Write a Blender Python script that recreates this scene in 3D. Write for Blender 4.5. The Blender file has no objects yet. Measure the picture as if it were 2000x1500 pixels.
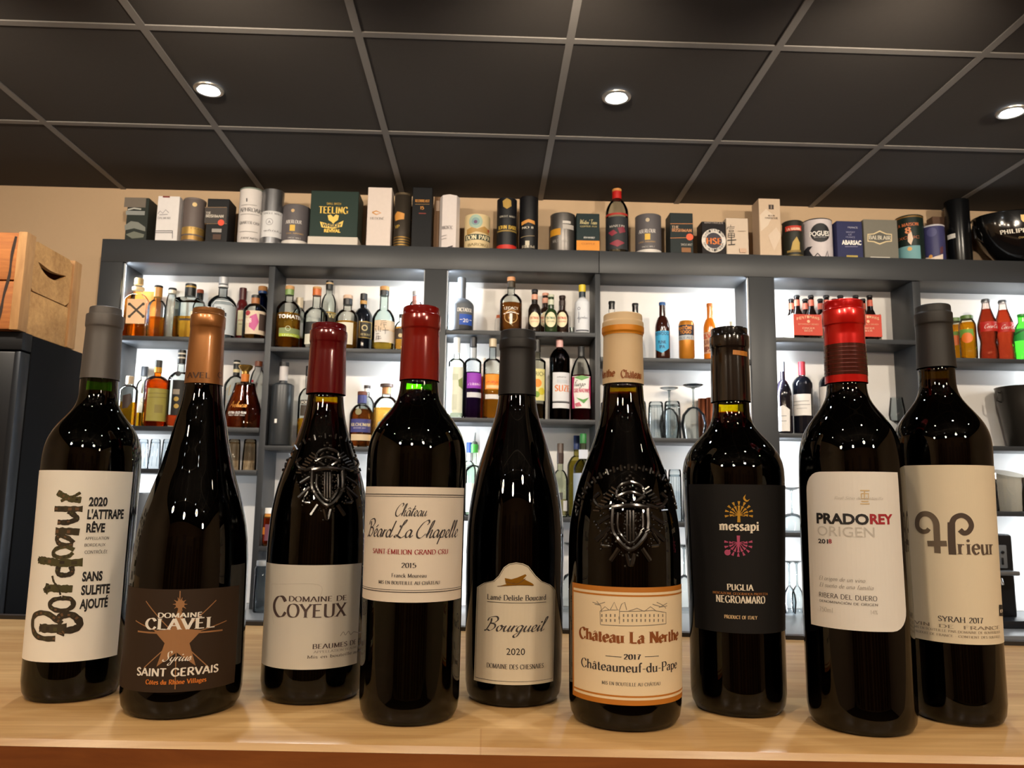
import bpy, bmesh, math, random
from mathutils import Vector, Matrix

# ------------------------------------------------------------------ camera, world, exposure
SC = bpy.context.scene
COL = SC.collection
H = 0.16                                        # lens height above the bar top (z = 0)
R = ((0.99933061, 0.01889663, 0.03132501), (-0.03367423, 0.14052515, 0.98950428), (0.01429635, -0.98989676, 0.14106741))
F = 1528.0
cam_data = bpy.data.cameras.new('camera')
cam = bpy.data.objects.new('camera', cam_data)
COL.objects.link(cam)
cam_data.sensor_width = 36.0
cam_data.lens = 36.0 * F / 2000.0
cam_data.clip_start = 0.02
cam.matrix_world = Matrix(((R[0][0], -R[0][1], -R[0][2], 0), (R[1][0], -R[1][1], -R[1][2], 0), (R[2][0], -R[2][1], -R[2][2], H), (0, 0, 0, 1)))
cam_data.dof.use_dof = True
cam_data.dof.focus_distance = 0.62
cam_data.dof.aperture_fstop = 32.0
SC.camera = cam
vs = SC.view_settings
SC.display_settings.display_device = 'sRGB'
vs.view_transform = 'Standard'
vs.look = 'None'
vs.gamma = 1.0
vs.exposure = 0.0
vs.use_curve_mapping = False
cy = SC.cycles
cy.use_denoising = True
cy.max_bounces = 12
cy.diffuse_bounces = 3
cy.glossy_bounces = 4
cy.transmission_bounces = 10
cy.transparent_max_bounces = 24
cy.caustics_reflective = False
cy.caustics_refractive = False
cy.sample_clamp_indirect = 6.0
W = bpy.data.worlds.new('world')
SC.world = W
W.use_nodes = True
W.node_tree.nodes['Background'].inputs[0].default_value = (1.0, 0.72, 0.45, 1)
W.node_tree.nodes['Background'].inputs[1].default_value = 0.02
LED_POWER = 1.5
DOWN_POWER = 22.0
PENDANT_POWER = 78.0
BAR_POWER = 56.0
CEIL = H + 1.358                                # ceiling height above the bar top
YF, YB = 3.25, 3.45                             # front and back of the shelving
FLOOR = -1.10


def ray(x, y):
    v = (x - 1000.0, y - 750.0, F)
    return tuple(R[i][0] * v[0] + R[i][1] * v[1] + R[i][2] * v[2] for i in range(3))


def at_y(x, y, Y):                              # where the sight line of a photo pixel meets depth Y
    r = ray(x, y)
    t = Y / r[1]
    return r[0] * t, r[2] * t + H


def at_z(x, y, Z):
    r = ray(x, y)
    t = (Z - H) / r[2]
    return r[0] * t, r[1] * t


# ------------------------------------------------------------------ materials
def lin(c):
    if isinstance(c, str):
        c = c.lstrip('#')
        c = tuple(int(c[i:i + 2], 16) / 255 for i in (0, 2, 4))
    return tuple((v / 12.92 if v <= 0.04045 else ((v + 0.055) / 1.055) ** 2.4) for v in c) + (1.0,)


_mats = {}


def M(c, rough=0.55, metal=0.0, spec=0.5, coat=0.0, noise=0.04, name=None):
    key = (c, rough, metal, spec, coat)
    if key in _mats:
        return _mats[key]
    m = bpy.data.materials.new(name or 'paint')
    m.use_nodes = True
    nt = m.node_tree
    b = nt.nodes['Principled BSDF']
    b.inputs['Roughness'].default_value = rough
    b.inputs['Metallic'].default_value = metal
    b.inputs['Specular IOR Level'].default_value = spec
    b.inputs['Coat Weight'].default_value = coat
    b.inputs['Coat Roughness'].default_value = 0.08
    col = lin(c)
    tc = nt.nodes.new('ShaderNodeTexCoord')
    n = nt.nodes.new('ShaderNodeTexNoise')
    n.inputs['Scale'].default_value = 60
    nt.links.new(tc.outputs['Object'], n.inputs['Vector'])
    r = nt.nodes.new('ShaderNodeMapRange')
    r.inputs[3].default_value = 1 - noise
    r.inputs[4].default_value = 1 + noise
    nt.links.new(n.outputs['Fac'], r.inputs[0])
    mx = nt.nodes.new('ShaderNodeVectorMath')
    mx.operation = 'SCALE'
    mx.inputs[0].default_value = col[:3]
    nt.links.new(r.outputs[0], mx.inputs['Scale'])
    nt.links.new(mx.outputs[0], b.inputs['Base Color'])
    _mats[key] = m
    return m


def foil_mat(c, rough=.32, metal=.35, aniso=.85):
    m = M(c, rough, metal, .5, .5, name='capsule_foil').copy()
    m.name = 'capsule_foil'
    nt = m.node_tree
    b = nt.nodes['Principled BSDF']
    b.inputs['Anisotropic'].default_value = aniso
    t = nt.nodes.new('ShaderNodeTangent')
    t.direction_type = 'RADIAL'
    t.axis = 'Z'
    nt.links.new(t.outputs[0], b.inputs['Tangent'])
    return m


def thin_glass(c, edge=2.2, ior=1.5, rough=0.0):
    """A glass wall: clear tint that deepens at grazing angles, plus a Fresnel reflection."""
    key = ('thin', c, edge, ior, rough)
    if key in _mats:
        return _mats[key]
    m = bpy.data.materials.new('glass')
    m.use_nodes = True
    nt = m.node_tree
    nt.nodes.remove(nt.nodes['Principled BSDF'])
    out = nt.nodes['Material Output']
    col = lin(c)
    lw = nt.nodes.new('ShaderNodeLayerWeight')
    lw.inputs['Blend'].default_value = 0.2
    mc = nt.nodes.new('ShaderNodeMix')
    mc.data_type = 'RGBA'
    mc.inputs[6].default_value = col
    mc.inputs[7].default_value = tuple(v ** edge * 0.9 for v in col[:3]) + (1,)
    nt.links.new(lw.outputs['Facing'], mc.inputs[0])
    t = nt.nodes.new('ShaderNodeBsdfTransparent')
    nt.links.new(mc.outputs[2], t.inputs[0])
    g = nt.nodes.new('ShaderNodeBsdfGlossy')
    g.inputs['Roughness'].default_value = rough
    fr = nt.nodes.new('ShaderNodeFresnel')
    fr.inputs[0].default_value = ior
    ms = nt.nodes.new('ShaderNodeMixShader')
    nt.links.new(fr.outputs[0], ms.inputs[0])
    nt.links.new(t.outputs[0], ms.inputs[1])
    nt.links.new(g.outputs[0], ms.inputs[2])
    nt.links.new(ms.outputs[0], out.inputs[0])
    _mats[key] = m
    return m


def liquid(c, ior=1.2):
    key = ('liq', c)
    if key in _mats:
        return _mats[key]
    m = bpy.data.materials.new('liquid')
    m.use_nodes = True
    nt = m.node_tree
    nt.nodes.remove(nt.nodes['Principled BSDF'])
    g = nt.nodes.new('ShaderNodeBsdfGlass')
    g.inputs['Color'].default_value = tuple(v ** .45 for v in lin(c))
    g.inputs['Roughness'].default_value = 0.0
    g.inputs['IOR'].default_value = ior
    t = nt.nodes.new('ShaderNodeBsdfTransparent')
    t.inputs[0].default_value = tuple(v ** .45 for v in lin(c))
    ms = nt.nodes.new('ShaderNodeMixShader')
    ms.inputs[0].default_value = 0.65
    nt.links.new(g.outputs[0], ms.inputs[1])
    nt.links.new(t.outputs[0], ms.inputs[2])
    nt.links.new(ms.outputs[0], nt.nodes['Material Output'].inputs[0])
    _mats[key] = m
    return m


def wine(c=(95.0, 420.0, 360.0)):
    """Red wine: absorbs by depth (per metre), so only thin columns glow dark red."""
    key = ('wine', c)
    if key in _mats:
        return _mats[key]
    m = bpy.data.materials.new('red_wine')
    m.use_nodes = True
    nt = m.node_tree
    nt.nodes.remove(nt.nodes['Principled BSDF'])
    t = nt.nodes.new('ShaderNodeBsdfTransparent')
    v = nt.nodes.new('ShaderNodeVolumeAbsorption')
    mxv = max(c)
    v.inputs['Color'].default_value = tuple(1 - x / mxv for x in c) + (1,)
    v.inputs['Density'].default_value = mxv
    nt.links.new(t.outputs[0], nt.nodes['Material Output'].inputs[0])
    nt.links.new(v.outputs[0], nt.nodes['Material Output'].inputs['Volume'])
    _mats[key] = m
    return m


def glow(c, s):
    key = ('glow', c, s)
    if key in _mats:
        return _mats[key]
    m = bpy.data.materials.new('lamp_light')
    m.use_nodes = True
    b = m.node_tree.nodes['Principled BSDF']
    b.inputs['Base Color'].default_value = lin(c)
    b.inputs['Emission Color'].default_value = lin(c)
    b.inputs['Emission Strength'].default_value = s
    _mats[key] = m
    return m


def wood(name, dark, light, scale=(1.0, 14.0, 14.0), rough=0.4, coat=0.0, plank=None, bump=0.1):
    m = bpy.data.materials.new(name)
    m.use_nodes = True
    nt = m.node_tree
    b = nt.nodes['Principled BSDF']
    b.inputs['Roughness'].default_value = rough
    b.inputs['Coat Weight'].default_value = coat
    b.inputs['Coat Roughness'].default_value = 0.2
    tc = nt.nodes.new('ShaderNodeTexCoord')
    mp = nt.nodes.new('ShaderNodeMapping')
    mp.inputs['Scale'].default_value = scale
    nt.links.new(tc.outputs['Object'], mp.inputs[0])
    n1 = nt.nodes.new('ShaderNodeTexNoise')
    n1.inputs['Scale'].default_value = 6
    n1.inputs['Detail'].default_value = 8
    n1.inputs['Roughness'].default_value = 0.65
    n1.inputs['Distortion'].default_value = 0.6
    nt.links.new(mp.outputs[0], n1.inputs['Vector'])
    n2 = nt.nodes.new('ShaderNodeTexNoise')
    n2.inputs['Scale'].default_value = 1.2
    nt.links.new(mp.outputs[0], n2.inputs['Vector'])
    ad = nt.nodes.new('ShaderNodeMath')
    ad.operation = 'MULTIPLY_ADD'
    ad.inputs[1].default_value = 0.55
    nt.links.new(n1.outputs['Fac'], ad.inputs[0])
    m2 = nt.nodes.new('ShaderNodeMath')
    m2.operation = 'MULTIPLY'
    m2.inputs[1].default_value = 0.45
    nt.links.new(n2.outputs['Fac'], m2.inputs[0])
    nt.links.new(m2.outputs[0], ad.inputs[2])
    fac = ad.outputs[0]
    if plank:
        br = nt.nodes.new('ShaderNodeTexBrick')
        br.inputs['Color1'].default_value = (0.35, 0.35, 0.35, 1)
        br.inputs['Color2'].default_value = (0.65, 0.65, 0.65, 1)
        br.inputs['Mortar'].default_value = (0.3, 0.3, 0.3, 1)
        br.inputs['Scale'].default_value = 1.0
        br.inputs['Mortar Size'].default_value = 0.0006
        br.inputs['Brick Width'].default_value = plank[0]
        br.inputs['Row Height'].default_value = plank[1]
        nt.links.new(tc.outputs['Object'], br.inputs['Vector'])
        mx = nt.nodes.new('ShaderNodeMath')
        mx.operation = 'MULTIPLY_ADD'
        mx.inputs[1].default_value = 0.45
        nt.links.new(br.outputs['Fac'], mx.inputs[0])
        sep = nt.nodes.new('ShaderNodeSeparateColor')
        nt.links.new(br.outputs['Color'], sep.inputs[0])
        ml = nt.nodes.new('ShaderNodeMath')
        ml.operation = 'MULTIPLY_ADD'
        ml.inputs[1].default_value = 0.4
        ml.inputs[2].default_value = -0.2
        nt.links.new(sep.outputs[0], ml.inputs[0])
        a2 = nt.nodes.new('ShaderNodeMath')
        nt.links.new(fac, a2.inputs[0])
        nt.links.new(ml.outputs[0], a2.inputs[1])
        fac = a2.outputs[0]
    cr = nt.nodes.new('ShaderNodeValToRGB')
    cr.color_ramp.elements[0].position = 0.3
    cr.color_ramp.elements[0].color = lin(dark)
    cr.color_ramp.elements[1].position = 0.72
    cr.color_ramp.elements[1].color = lin(light)
    nt.links.new(fac, cr.inputs[0])
    nt.links.new(cr.outputs[0], b.inputs['Base Color'])
    bp = nt.nodes.new('ShaderNodeBump')
    bp.inputs['Strength'].default_value = bump
    bp.inputs['Distance'].default_value = 0.002
    nt.links.new(n1.outputs['Fac'], bp.inputs['Height'])
    nt.links.new(bp.outputs[0], b.inputs['Normal'])
    return m


# ------------------------------------------------------------------ mesh builder
class G:
    def __init__(s):
        s.v, s.f, s.mi, s.m = [], [], [], []

    def slot(s, m):
        if m not in s.m:
            s.m.append(m)
        return s.m.index(m)

    def add(s, v, f, m):
        o = len(s.v)
        k = s.slot(m)
        s.v += [tuple(p) for p in v]
        for q in f:
            s.f.append(tuple(i + o for i in q))
            s.mi.append(k)
        return s

    def box(s, x0, x1, y0, y1, z0, z1, m):
        v = [(x, y, z) for z in (z0, z1) for y in (y0, y1) for x in (x0, x1)]
        return s.add(v, [(0, 2, 3, 1), (4, 5, 7, 6), (0, 1, 5, 4), (2, 6, 7, 3), (0, 4, 6, 2), (1, 3, 7, 5)], m)

    def bbox(s, x0, x1, y0, y1, z0, z1, m, b=0.002, seg=2):
        bm = bmesh.new()
        bmesh.ops.create_cube(bm, size=1.0)
        for p in bm.verts:
            p.co = ((x0 + x1) / 2 + p.co.x * (x1 - x0), (y0 + y1) / 2 + p.co.y * (y1 - y0), (z0 + z1) / 2 + p.co.z * (z1 - z0))
        bmesh.ops.bevel(bm, geom=bm.edges[:], offset=b, segments=seg, affect='EDGES', profile=0.5)
        bm.verts.index_update()
        s.add([p.co[:] for p in bm.verts], [[q.index for q in f.verts] for f in bm.faces], m)
        bm.free()
        return s

    def lathe(s, prof, m, seg=32, cap0=True, cap1=True, c=(0, 0), sq=None, dome=0):
        """prof = [(radius, z)...]; sq gives a rounded-square section (0 round .. 1 square); materials may be a function of z."""
        n = len(prof)
        v = []
        for r, z in prof:
            for i in range(seg):
                a = 2 * math.pi * i / seg
                k = 1.0
                if sq:
                    e = 2 + sq * 6
                    k = (abs(math.cos(a)) ** e + abs(math.sin(a)) ** e) ** (-1 / e)
                v.append((c[0] + r * k * math.cos(a), c[1] + r * k * math.sin(a), z))
        f = []
        for j in range(n - 1):
            for i in range(seg):
                i2 = (i + 1) % seg
                f.append((j * seg + i, j * seg + i2, (j + 1) * seg + i2, (j + 1) * seg + i))
        if cap0:
            f.append(tuple(reversed(range(seg))))
        if cap1:
            f.append(tuple(range((n - 1) * seg, n * seg)))
        return s.add(v, f, m)

    def tube(s, pts, r, m, seg=8, closed=False):
        pts = [Vector(p) for p in pts]
        n = len(pts)
        v = []
        for i, p in enumerate(pts):
            a = pts[(i - 1) % n] if (closed or i > 0) else p
            b = pts[(i + 1) % n] if (closed or i < n - 1) else p
            d = (b - a)
            d = d.normalized() if d.length > 1e-9 else Vector((0, 0, 1))
            u = d.orthogonal() if abs(d.z) > 0.9 else d.cross(Vector((0, 0, 1)))
            u.normalize()
            w = d.cross(u)
            rr = r[i] if isinstance(r, (list, tuple)) else r
            for k in range(seg):
                t = 2 * math.pi * k / seg
                v.append(p + u * (rr * math.cos(t)) + w * (rr * math.sin(t)))
        f = []
        for i in range(n if closed else n - 1):
            j = (i + 1) % n
            for k in range(seg):
                k2 = (k + 1) % seg
                f.append((i * seg + k, i * seg + k2, j * seg + k2, j * seg + k))
        if not closed:
            f += [tuple(reversed(range(seg))), tuple(range((n - 1) * seg, n * seg))]
        return s.add(v, f, m)

    def obj(s, name, parent=None, loc=(0, 0, 0), rz=0.0, smooth=True, **props):
        me = bpy.data.meshes.new(name)
        me.from_pydata(s.v, [], s.f)
        for m in s.m:
            me.materials.append(m)
        me.polygons.foreach_set('material_index', s.mi)
        if smooth:
            me.polygons.foreach_set('use_smooth', [True] * len(s.f))
            me.set_sharp_from_angle(angle=0.65)
        me.update()
        o = bpy.data.objects.new(name, me)
        COL.objects.link(o)
        if parent:
            o.parent = parent
        o.location = loc
        o.rotation_euler = (0, 0, rz)
        for k, v in props.items():
            o[k] = v
        return o


def thing(name, label, cat, loc, group=None, rz=0.0):
    o = bpy.data.objects.new(name, None)
    o.empty_display_size = 0.02
    COL.objects.link(o)
    o.location = loc
    o.rotation_euler = (0, 0, rz)
    o['label'] = label
    o['category'] = cat
    if group:
        o['group'] = group
    return o


# ------------------------------------------------------------------ lettering: the built-in sans face and a broad-pen roman / script
ROM = {
    'A': '72|l2,0 36,100 70,0|h14,36 58,36', 'B': '66|l12,0 12,100|c12,99 45,98 54,77 42,55 12,53|c12,53 50,50 60,27 46,3 12,1',
    'C': '74|c68,76 52,98 26,94 8,64 10,30 32,2 56,4 70,24', 'D': '76|l12,0 12,100|c12,99 46,97 68,70 68,32 46,3 12,1',
    'E': '60|l12,0 12,100|h12,98 54,98|h12,52 46,52|h12,2 56,2', 'F': '56|l12,0 12,100|h12,98 52,98|h12,52 44,52',
    'G': '78|c68,78 52,98 26,94 8,64 10,30 32,2 56,4 70,16|l70,44 70,6', 'H': '76|l12,0 12,100|l64,0 64,100|h12,52 64,52',
    'I': '28|l14,0 14,100', 'J': '40|c28,100 28,60 27,10 8,-4', 'K': '70|l12,0 12,100|l60,100 14,48|l28,60 66,0',
    'L': '58|l12,0 12,100|h12,2 54,2', 'M': '90|l12,0 14,100|h14,98 45,8 76,98|l76,100 78,0', 'N': '78|l12,0 12,100|h12,98 66,2|l66,0 66,100',
    'O': '80|o40,99 16,88 6,50 16,12 40,1 64,12 74,50 64,88', 'P': '60|l12,0 12,100|c12,99 46,98 56,74 44,50 12,47',
    'Q': '80|o40,99 16,88 6,50 16,12 40,1 64,12 74,50 64,88|c44,16 60,-6 78,-8', 'R': '68|l12,0 12,100|c12,99 46,98 55,75 44,54 12,51|l32,50 64,0',
    'S': '54|c46,82 30,99 10,86 12,64 42,40 46,16 26,0 6,16', 'T': '64|l32,0 32,98|h2,98 62,98', 'U': '74|c12,100 12,40 16,8 38,0 58,10 62,40 62,100',
    'V': '70|l2,100 36,0 68,100', 'W': '98|l2,100 26,0 48,92 72,0 96,100', 'X': '68|l4,100 62,0|l62,100 4,0', 'Y': '66|l2,100 33,48 64,100|l33,50 33,0',
    'Z': '60|h8,98 54,98 6,2 56,2',
    'a': '50|c8,50 22,64 36,57 38,40|l38,44 38,0|c38,38 14,34 6,18 14,2 30,6 38,18', 'b': '54|l10,100 10,2|c10,44 28,64 46,50 48,26 32,2 10,14',
    'c': '46|c42,50 28,64 10,52 8,22 24,1 42,14', 'd': '54|l44,100 44,0|c44,46 26,64 8,50 6,26 22,1 44,14',
    'e': '48|c8,36 42,36 38,56 24,64 8,48 8,20 24,1 42,14', 'f': '32|c34,94 24,102 15,86 14,60 14,0|h2,62 28,62',
    'g': '50|o24,64 8,54 10,34 24,26 38,34 40,54|c14,28 8,18 20,8 42,4 42,-18 22,-28 6,-18 8,-2 20,8', 'h': '56|l10,100 10,0|c10,44 26,64 42,56 44,36 44,0',
    'i': '26|l13,64 13,0|.13,86', 'j': '26|c13,64 13,0 4,-24|.13,86', 'k': '52|l10,100 10,0|l44,62 12,28|l24,38 48,0', 'l': '26|l13,100 13,0',
    'm': '86|l10,64 10,0|c10,44 24,64 38,56 40,36 40,0|c40,44 56,64 70,56 72,36 72,0', 'n': '56|l10,64 10,0|c10,44 26,64 42,56 44,36 44,0',
    'o': '52|o26,64 10,54 6,32 12,8 26,1 40,8 46,32 42,54', 'p': '54|l10,64 10,-28|c10,46 28,64 46,50 48,26 32,2 10,14', 'q': '54|l44,64 44,-28|c44,46 26,64 8,50 6,26 22,1 44,14',
    'r': '38|l10,64 10,0|c10,40 20,58 35,60', 's': '40|c34,53 20,65 8,54 12,40 30,26 34,10 18,0 6,11', 't': '32|c14,86 14,40 14,12 22,1 32,8|h2,62 28,62',
    'u': '56|c10,64 10,24 16,3 30,3 44,18|l44,64 44,0', 'v': '50|l4,64 25,0 46,64', 'w': '74|l4,64 21,0 37,58 53,0 70,64', 'x': '50|l6,64 44,0|l44,64 6,0',
    'y': '50|l4,64 26,4|c46,64 30,10 18,-24 6,-24', 'z': '44|h6,62 38,62 6,2 40,2',
    '0': '52|o26,99 10,86 5,50 10,14 26,1 42,14 47,50 42,86', '1': '36|l18,0 18,98|h18,98 6,84', '2': '50|c6,78 20,99 42,88 40,62 22,32 5,3|h5,3 46,3',
    '3': '48|c6,88 24,99 42,84 34,58 18,54 38,48 44,22 26,0 5,12', '4': '52|l38,0 38,98|h38,98 4,30 50,30',
    '5': '50|h42,97 14,97 10,58|c10,57 30,64 46,44 42,16 22,0 5,12', '7': '50|h5,97 46,97|c46,97 28,60 18,0', '8': '50|o25,99 8,84 14,60 38,44 44,20 25,1 6,20 12,44 36,60 42,84',
    '-': '34|h4,36 30,36', '.': '20|.10,6', ',': '20|c11,8 12,0 6,-14', "'": '18|c10,100 9,90 7,76', '%': '60|o14,98 4,80 14,62 24,80|o46,38 36,20 46,2 56,20|h50,98 10,2', ' ': '34|',
}
SCR = {
    'a': '44|c36,40 22,46 8,32 6,12 16,0 30,12 38,42 36,14 40,1 52,14', 'c': '36|c32,36 22,46 8,32 7,10 18,0 40,14', 'd': '48|c34,36 20,46 7,30 7,10 18,0 32,14 50,98|c46,80 36,14 42,1 54,14',
    'e': '36|c2,12 20,20 30,36 20,46 8,30 10,6 22,0 40,14', 'g': '44|c36,40 22,46 8,32 7,12 18,2 30,14 38,42|c38,42 26,-24 12,-40 2,-28 18,-8 50,14',
    'h': '46|c2,12 24,60 30,98 20,92 12,40 10,0|c10,8 22,38 34,44 32,22 32,4 38,0 50,14', 'i': '26|c2,14 14,44|c14,44 10,14 14,1 28,14|.20,66', 'l': '26|c2,12 20,60 28,94 18,98 12,60 8,10 14,0 30,14',
    'n': '46|c2,14 14,44 10,0|c10,8 24,40 34,42 30,12 36,0 50,14', 'o': '42|c24,45 10,36 6,14 16,0 30,10 34,32 24,45 30,36 46,36', 'p': '46|c2,12 18,46|c18,46 6,-40|c10,10 24,42 38,40 36,14 22,0 12,8|c26,1 40,4 50,14',
    'r': '28|c2,14 13,46|c13,46 9,14 8,0|c9,20 17,38 30,44', 's': '32|c2,12 18,44 24,18 14,0 4,6|c18,2 26,4 36,14', 't': '30|c2,14 20,60 26,86|c26,86 14,20 16,2 32,14|l8,56 38,60',
    'u': '46|c2,14 12,44|c12,44 8,14 14,1 28,12 38,44|c38,44 34,14 38,1 52,14', 'y': '44|c2,14 12,44|c12,44 8,16 16,4 30,14 38,44|c38,44 24,-28 10,-40 2,-28 18,-8 50,14',
    'B': '72|c22,90 26,60 12,0 2,2|c2,70 10,96 48,106 64,84 48,60 28,54 54,50 62,26 40,0 20,6', 'C': '64|c54,76 62,90 52,104 24,86 4,40 12,6 36,-2 62,24', 'L': '60|c12,72 20,62 38,84 44,102 34,98 24,60 14,14 0,1 -6,8 6,13 24,4 42,-2 60,12',
    'S': '54|c48,82 40,102 20,92 26,60 40,30 22,0 0,8 2,22', ' ': '26|',
}
ACC = {'é': ('e', '/'), 'É': ('E', '/'), 'Ê': ('E', '^'), 'ê': ('e', '^'), 'â': ('a', '^'), 'Â': ('A', '^'), 'ô': ('o', '^'), 'Ô': ('O', '^'), 'ñ': ('n', '~'), 'Ó': ('O', '/')}


def catmull(p, closed=False, n=5):
    if len(p) < 3:
        return list(p)
    out = []
    m = len(p)
    for i in range(m if closed else m - 1):
        if closed:
            a, b, c, d = p[i - 1], p[i], p[(i + 1) % m], p[(i + 2) % m]
        else:
            b, c = p[i], p[i + 1]
            a = p[i - 1] if i else (2 * b[0] - c[0], 2 * b[1] - c[1])
            d = p[i + 2] if i + 2 < m else (2 * c[0] - b[0], 2 * c[1] - b[1])
        for k in range(n):
            t = k / n
            out.append(tuple(0.5 * (2 * b[j] + (c[j] - a[j]) * t + (2 * a[j] - 5 * b[j] + 4 * c[j] - d[j]) * t * t + (3 * b[j] - a[j] - 3 * c[j] + d[j]) * t ** 3) for j in (0, 1)))
    out.append(p[0] if closed else p[-1])
    return out


def ribbon(pts, wfun):
    """A flat stroke: quads along pts, width from wfun(dx, dy)."""
    v, f = [], []
    n = len(pts)
    for i in range(n):
        a, b = pts[max(0, i - 1)], pts[min(n - 1, i + 1)]
        dx, dy = b[0] - a[0], b[1] - a[1]
        L = math.hypot(dx, dy) or 1e-9
        dx, dy = dx / L, dy / L
        w = wfun(dx, dy, i / max(1, n - 1)) / 2
        v += [(pts[i][0] - dy * w, pts[i][1] + dx * w), (pts[i][0] + dy * w, pts[i][1] - dx * w)]
        if i:
            k = 2 * i
            f.append((k - 2, k - 1, k + 1, k))
    return v, f


_tc = {}
_cap = [1.0]


def pen_text(s, script=False, thick=0.13, thin=0.035, serif=True, slant=0.0, nib=0.25, gap=0.06):
    key = (s, script, thick, thin, serif, slant, nib, gap)
    if key in _tc:
        return _tc[key]
    V, Fc = [], []
    x0 = 0.0

    def emit(v, f):
        o = len(V)
        V.extend((p[0] + p[1] * slant, p[1]) for p in v)
        Fc.extend(tuple(i + o for i in q) for q in f)
    nx, ny = math.cos(nib), math.sin(nib)
    wf = lambda dx, dy, t: thin + thick * abs(dx * ny - dy * nx)
    for ch in s:
        base, acc = ACC.get(ch, (ch, None))
        src = SCR if (script and base in SCR) else ROM
        if base not in src:
            base = '-'
            src = ROM
        parts = src[base].split('|')
        adv = float(parts[0]) / 100
        for st in parts[1:]:
            if not st:
                continue
            pts = [tuple(float(q) / 100 for q in p.split(',')) for p in st[1:].split()]
            pts = [(p[0] + x0, p[1]) for p in pts]
            if st[0] == '.':
                r = thick * 0.62 + 0.015
                c = pts[0]
                emit([(c[0] + r * math.cos(k * math.pi / 4), c[1] + r * math.sin(k * math.pi / 4)) for k in range(8)], [tuple(range(8))])
                continue
            if st[0] in 'co':
                line = catmull(pts, st[0] == 'o')
                emit(*ribbon(line, wf))
                continue
            for a, b in zip(pts, pts[1:]):
                emit(*ribbon([a, b], wf))
            if serif and not script and st[0] == 'l':
                for e, o in ((pts[0], pts[1]), (pts[-1], pts[-2])):
                    if abs(e[1] - o[1]) > 0.6 * abs(e[0] - o[0]):
                        w = thick * 0.6 + 0.055
                        d = thin * 0.9 if e[1] > o[1] else -thin * 0.9
                        emit([(e[0] - w, e[1]), (e[0] + w, e[1]), (e[0] + w, e[1] - d), (e[0] - w, e[1] - d)], [(0, 1, 2, 3)])
        if acc:
            top = (1.1 if base.isupper() else (0.56 if script else 0.74))
            cx = x0 + adv / 2 + (0.02 if not script else 0.0)
            tp = {'/': [(cx - 0.05, top), (cx + 0.12, top + 0.16)], '^': [(cx - 0.14, top), (cx, top + 0.14), (cx + 0.14, top)], '~': [(cx - .14, top + .04), (cx - .04, top + .09), (cx + .05, top + .04), (cx + .14, top + .1)]}[acc]
            emit(*ribbon(tp, lambda dx, dy, t: thin + 0.035))
        x0 += adv + (0 if script else gap)
    _tc[key] = (V, Fc)
    return _tc[key]


def sans_text(s, bold=0.0, spacing=1.0, res=3):
    key = ('sans', s, bold, spacing, res)
    if key in _tc:
        return _tc[key]
    cu = bpy.data.curves.new('letters', 'FONT')
    cu.body = s
    cu.resolution_u = res
    cu.offset = bold
    cu.space_character = spacing
    ob = bpy.data.objects.new('letters', cu)
    me = ob.to_mesh()
    V = [(p.co.x, p.co.y) for p in me.vertices]
    Fc = [tuple(p.vertices) for p in me.polygons]
    ob.to_mesh_clear()
    bpy.data.objects.remove(ob)
    bpy.data.curves.remove(cu)
    k = 1 / _cap[0]
    V = [(a * k, b * k) for a, b in V]
    _tc[key] = (V, Fc)
    return _tc[key]


_cap[0] = max(p[1] for p in sans_text('H')[0])
_tc.clear()
STY = {'sans': lambda s: sans_text(s), 'bold': lambda s: sans_text(s, 0.022), 'black': lambda s: sans_text(s, 0.04), 'light': lambda s: sans_text(s, -0.008),
       'ser': lambda s: pen_text(s), 'serb': lambda s: pen_text(s, thick=0.17, thin=0.05, gap=.1), 'serl': lambda s: pen_text(s, thick=0.1, thin=0.04), 'ital': lambda s: pen_text(s, serif=False, slant=0.25, thick=0.08, thin=0.035),
       'scr': lambda s: pen_text(s, script=True, slant=0.32, thick=0.085, thin=0.022, nib=0.6), 'gro': lambda s: pen_text(s, serif=False, thick=0.03, thin=0.08), 'grob': lambda s: pen_text(s, serif=False, thick=0.05, thin=0.14),
       'goth': lambda s: pen_text(s, thick=0.24, thin=0.03, nib=0.5)}


def split_u(V, Fc, step):
    """Cut flat lettering into strips so it can follow a curved label."""
    bm = bmesh.new()
    bv = [bm.verts.new((p[0], p[1], 0)) for p in V]
    for q in Fc:
        try:
            bm.faces.new([bv[i] for i in q])
        except ValueError:
            pass
    lo, hi = min(p[0] for p in V), max(p[0] for p in V)
    k = math.floor(lo / step) + 1
    while k * step < hi:
        bmesh.ops.bisect_plane(bm, geom=bm.verts[:] + bm.edges[:] + bm.faces[:], plane_co=(k * step, 0, 0), plane_no=(1, 0, 0), dist=1e-7)
        k += 1
    bm.verts.index_update()
    out = [(p.co.x, p.co.y) for p in bm.verts], [tuple(q.index for q in f.verts) for f in bm.faces]
    bm.free()
    return out


def split_uv(V, Fc, su, sv):
    V, Fc = split_u(V, Fc, su)
    V, Fc = split_u([(b, a) for a, b in V], Fc, sv)
    return [(b, a) for a, b in V], [tuple(reversed(q)) for q in Fc]


def put(g, mp, V, Fc, m, off, step=0.0):
    if not V:
        return
    if step:
        V, Fc = split_u(V, Fc, step)
    P = [mp(p[0], p[1], off) for p in V]
    g.add(P, Fc, m)


def words(g, mp, s, style, u0, u1, v0, h, m, off=0.0003, step=0.0):
    V, Fc = STY[style](s)
    if not V:
        return
    lo, hi = min(p[0] for p in V), max(p[0] for p in V)
    k = (u1 - u0) / ((hi - lo) or 1)
    put(g, mp, [(u0 + (p[0] - lo) * k, v0 + p[1] * h) for p in V], Fc, m, off, step)


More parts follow.
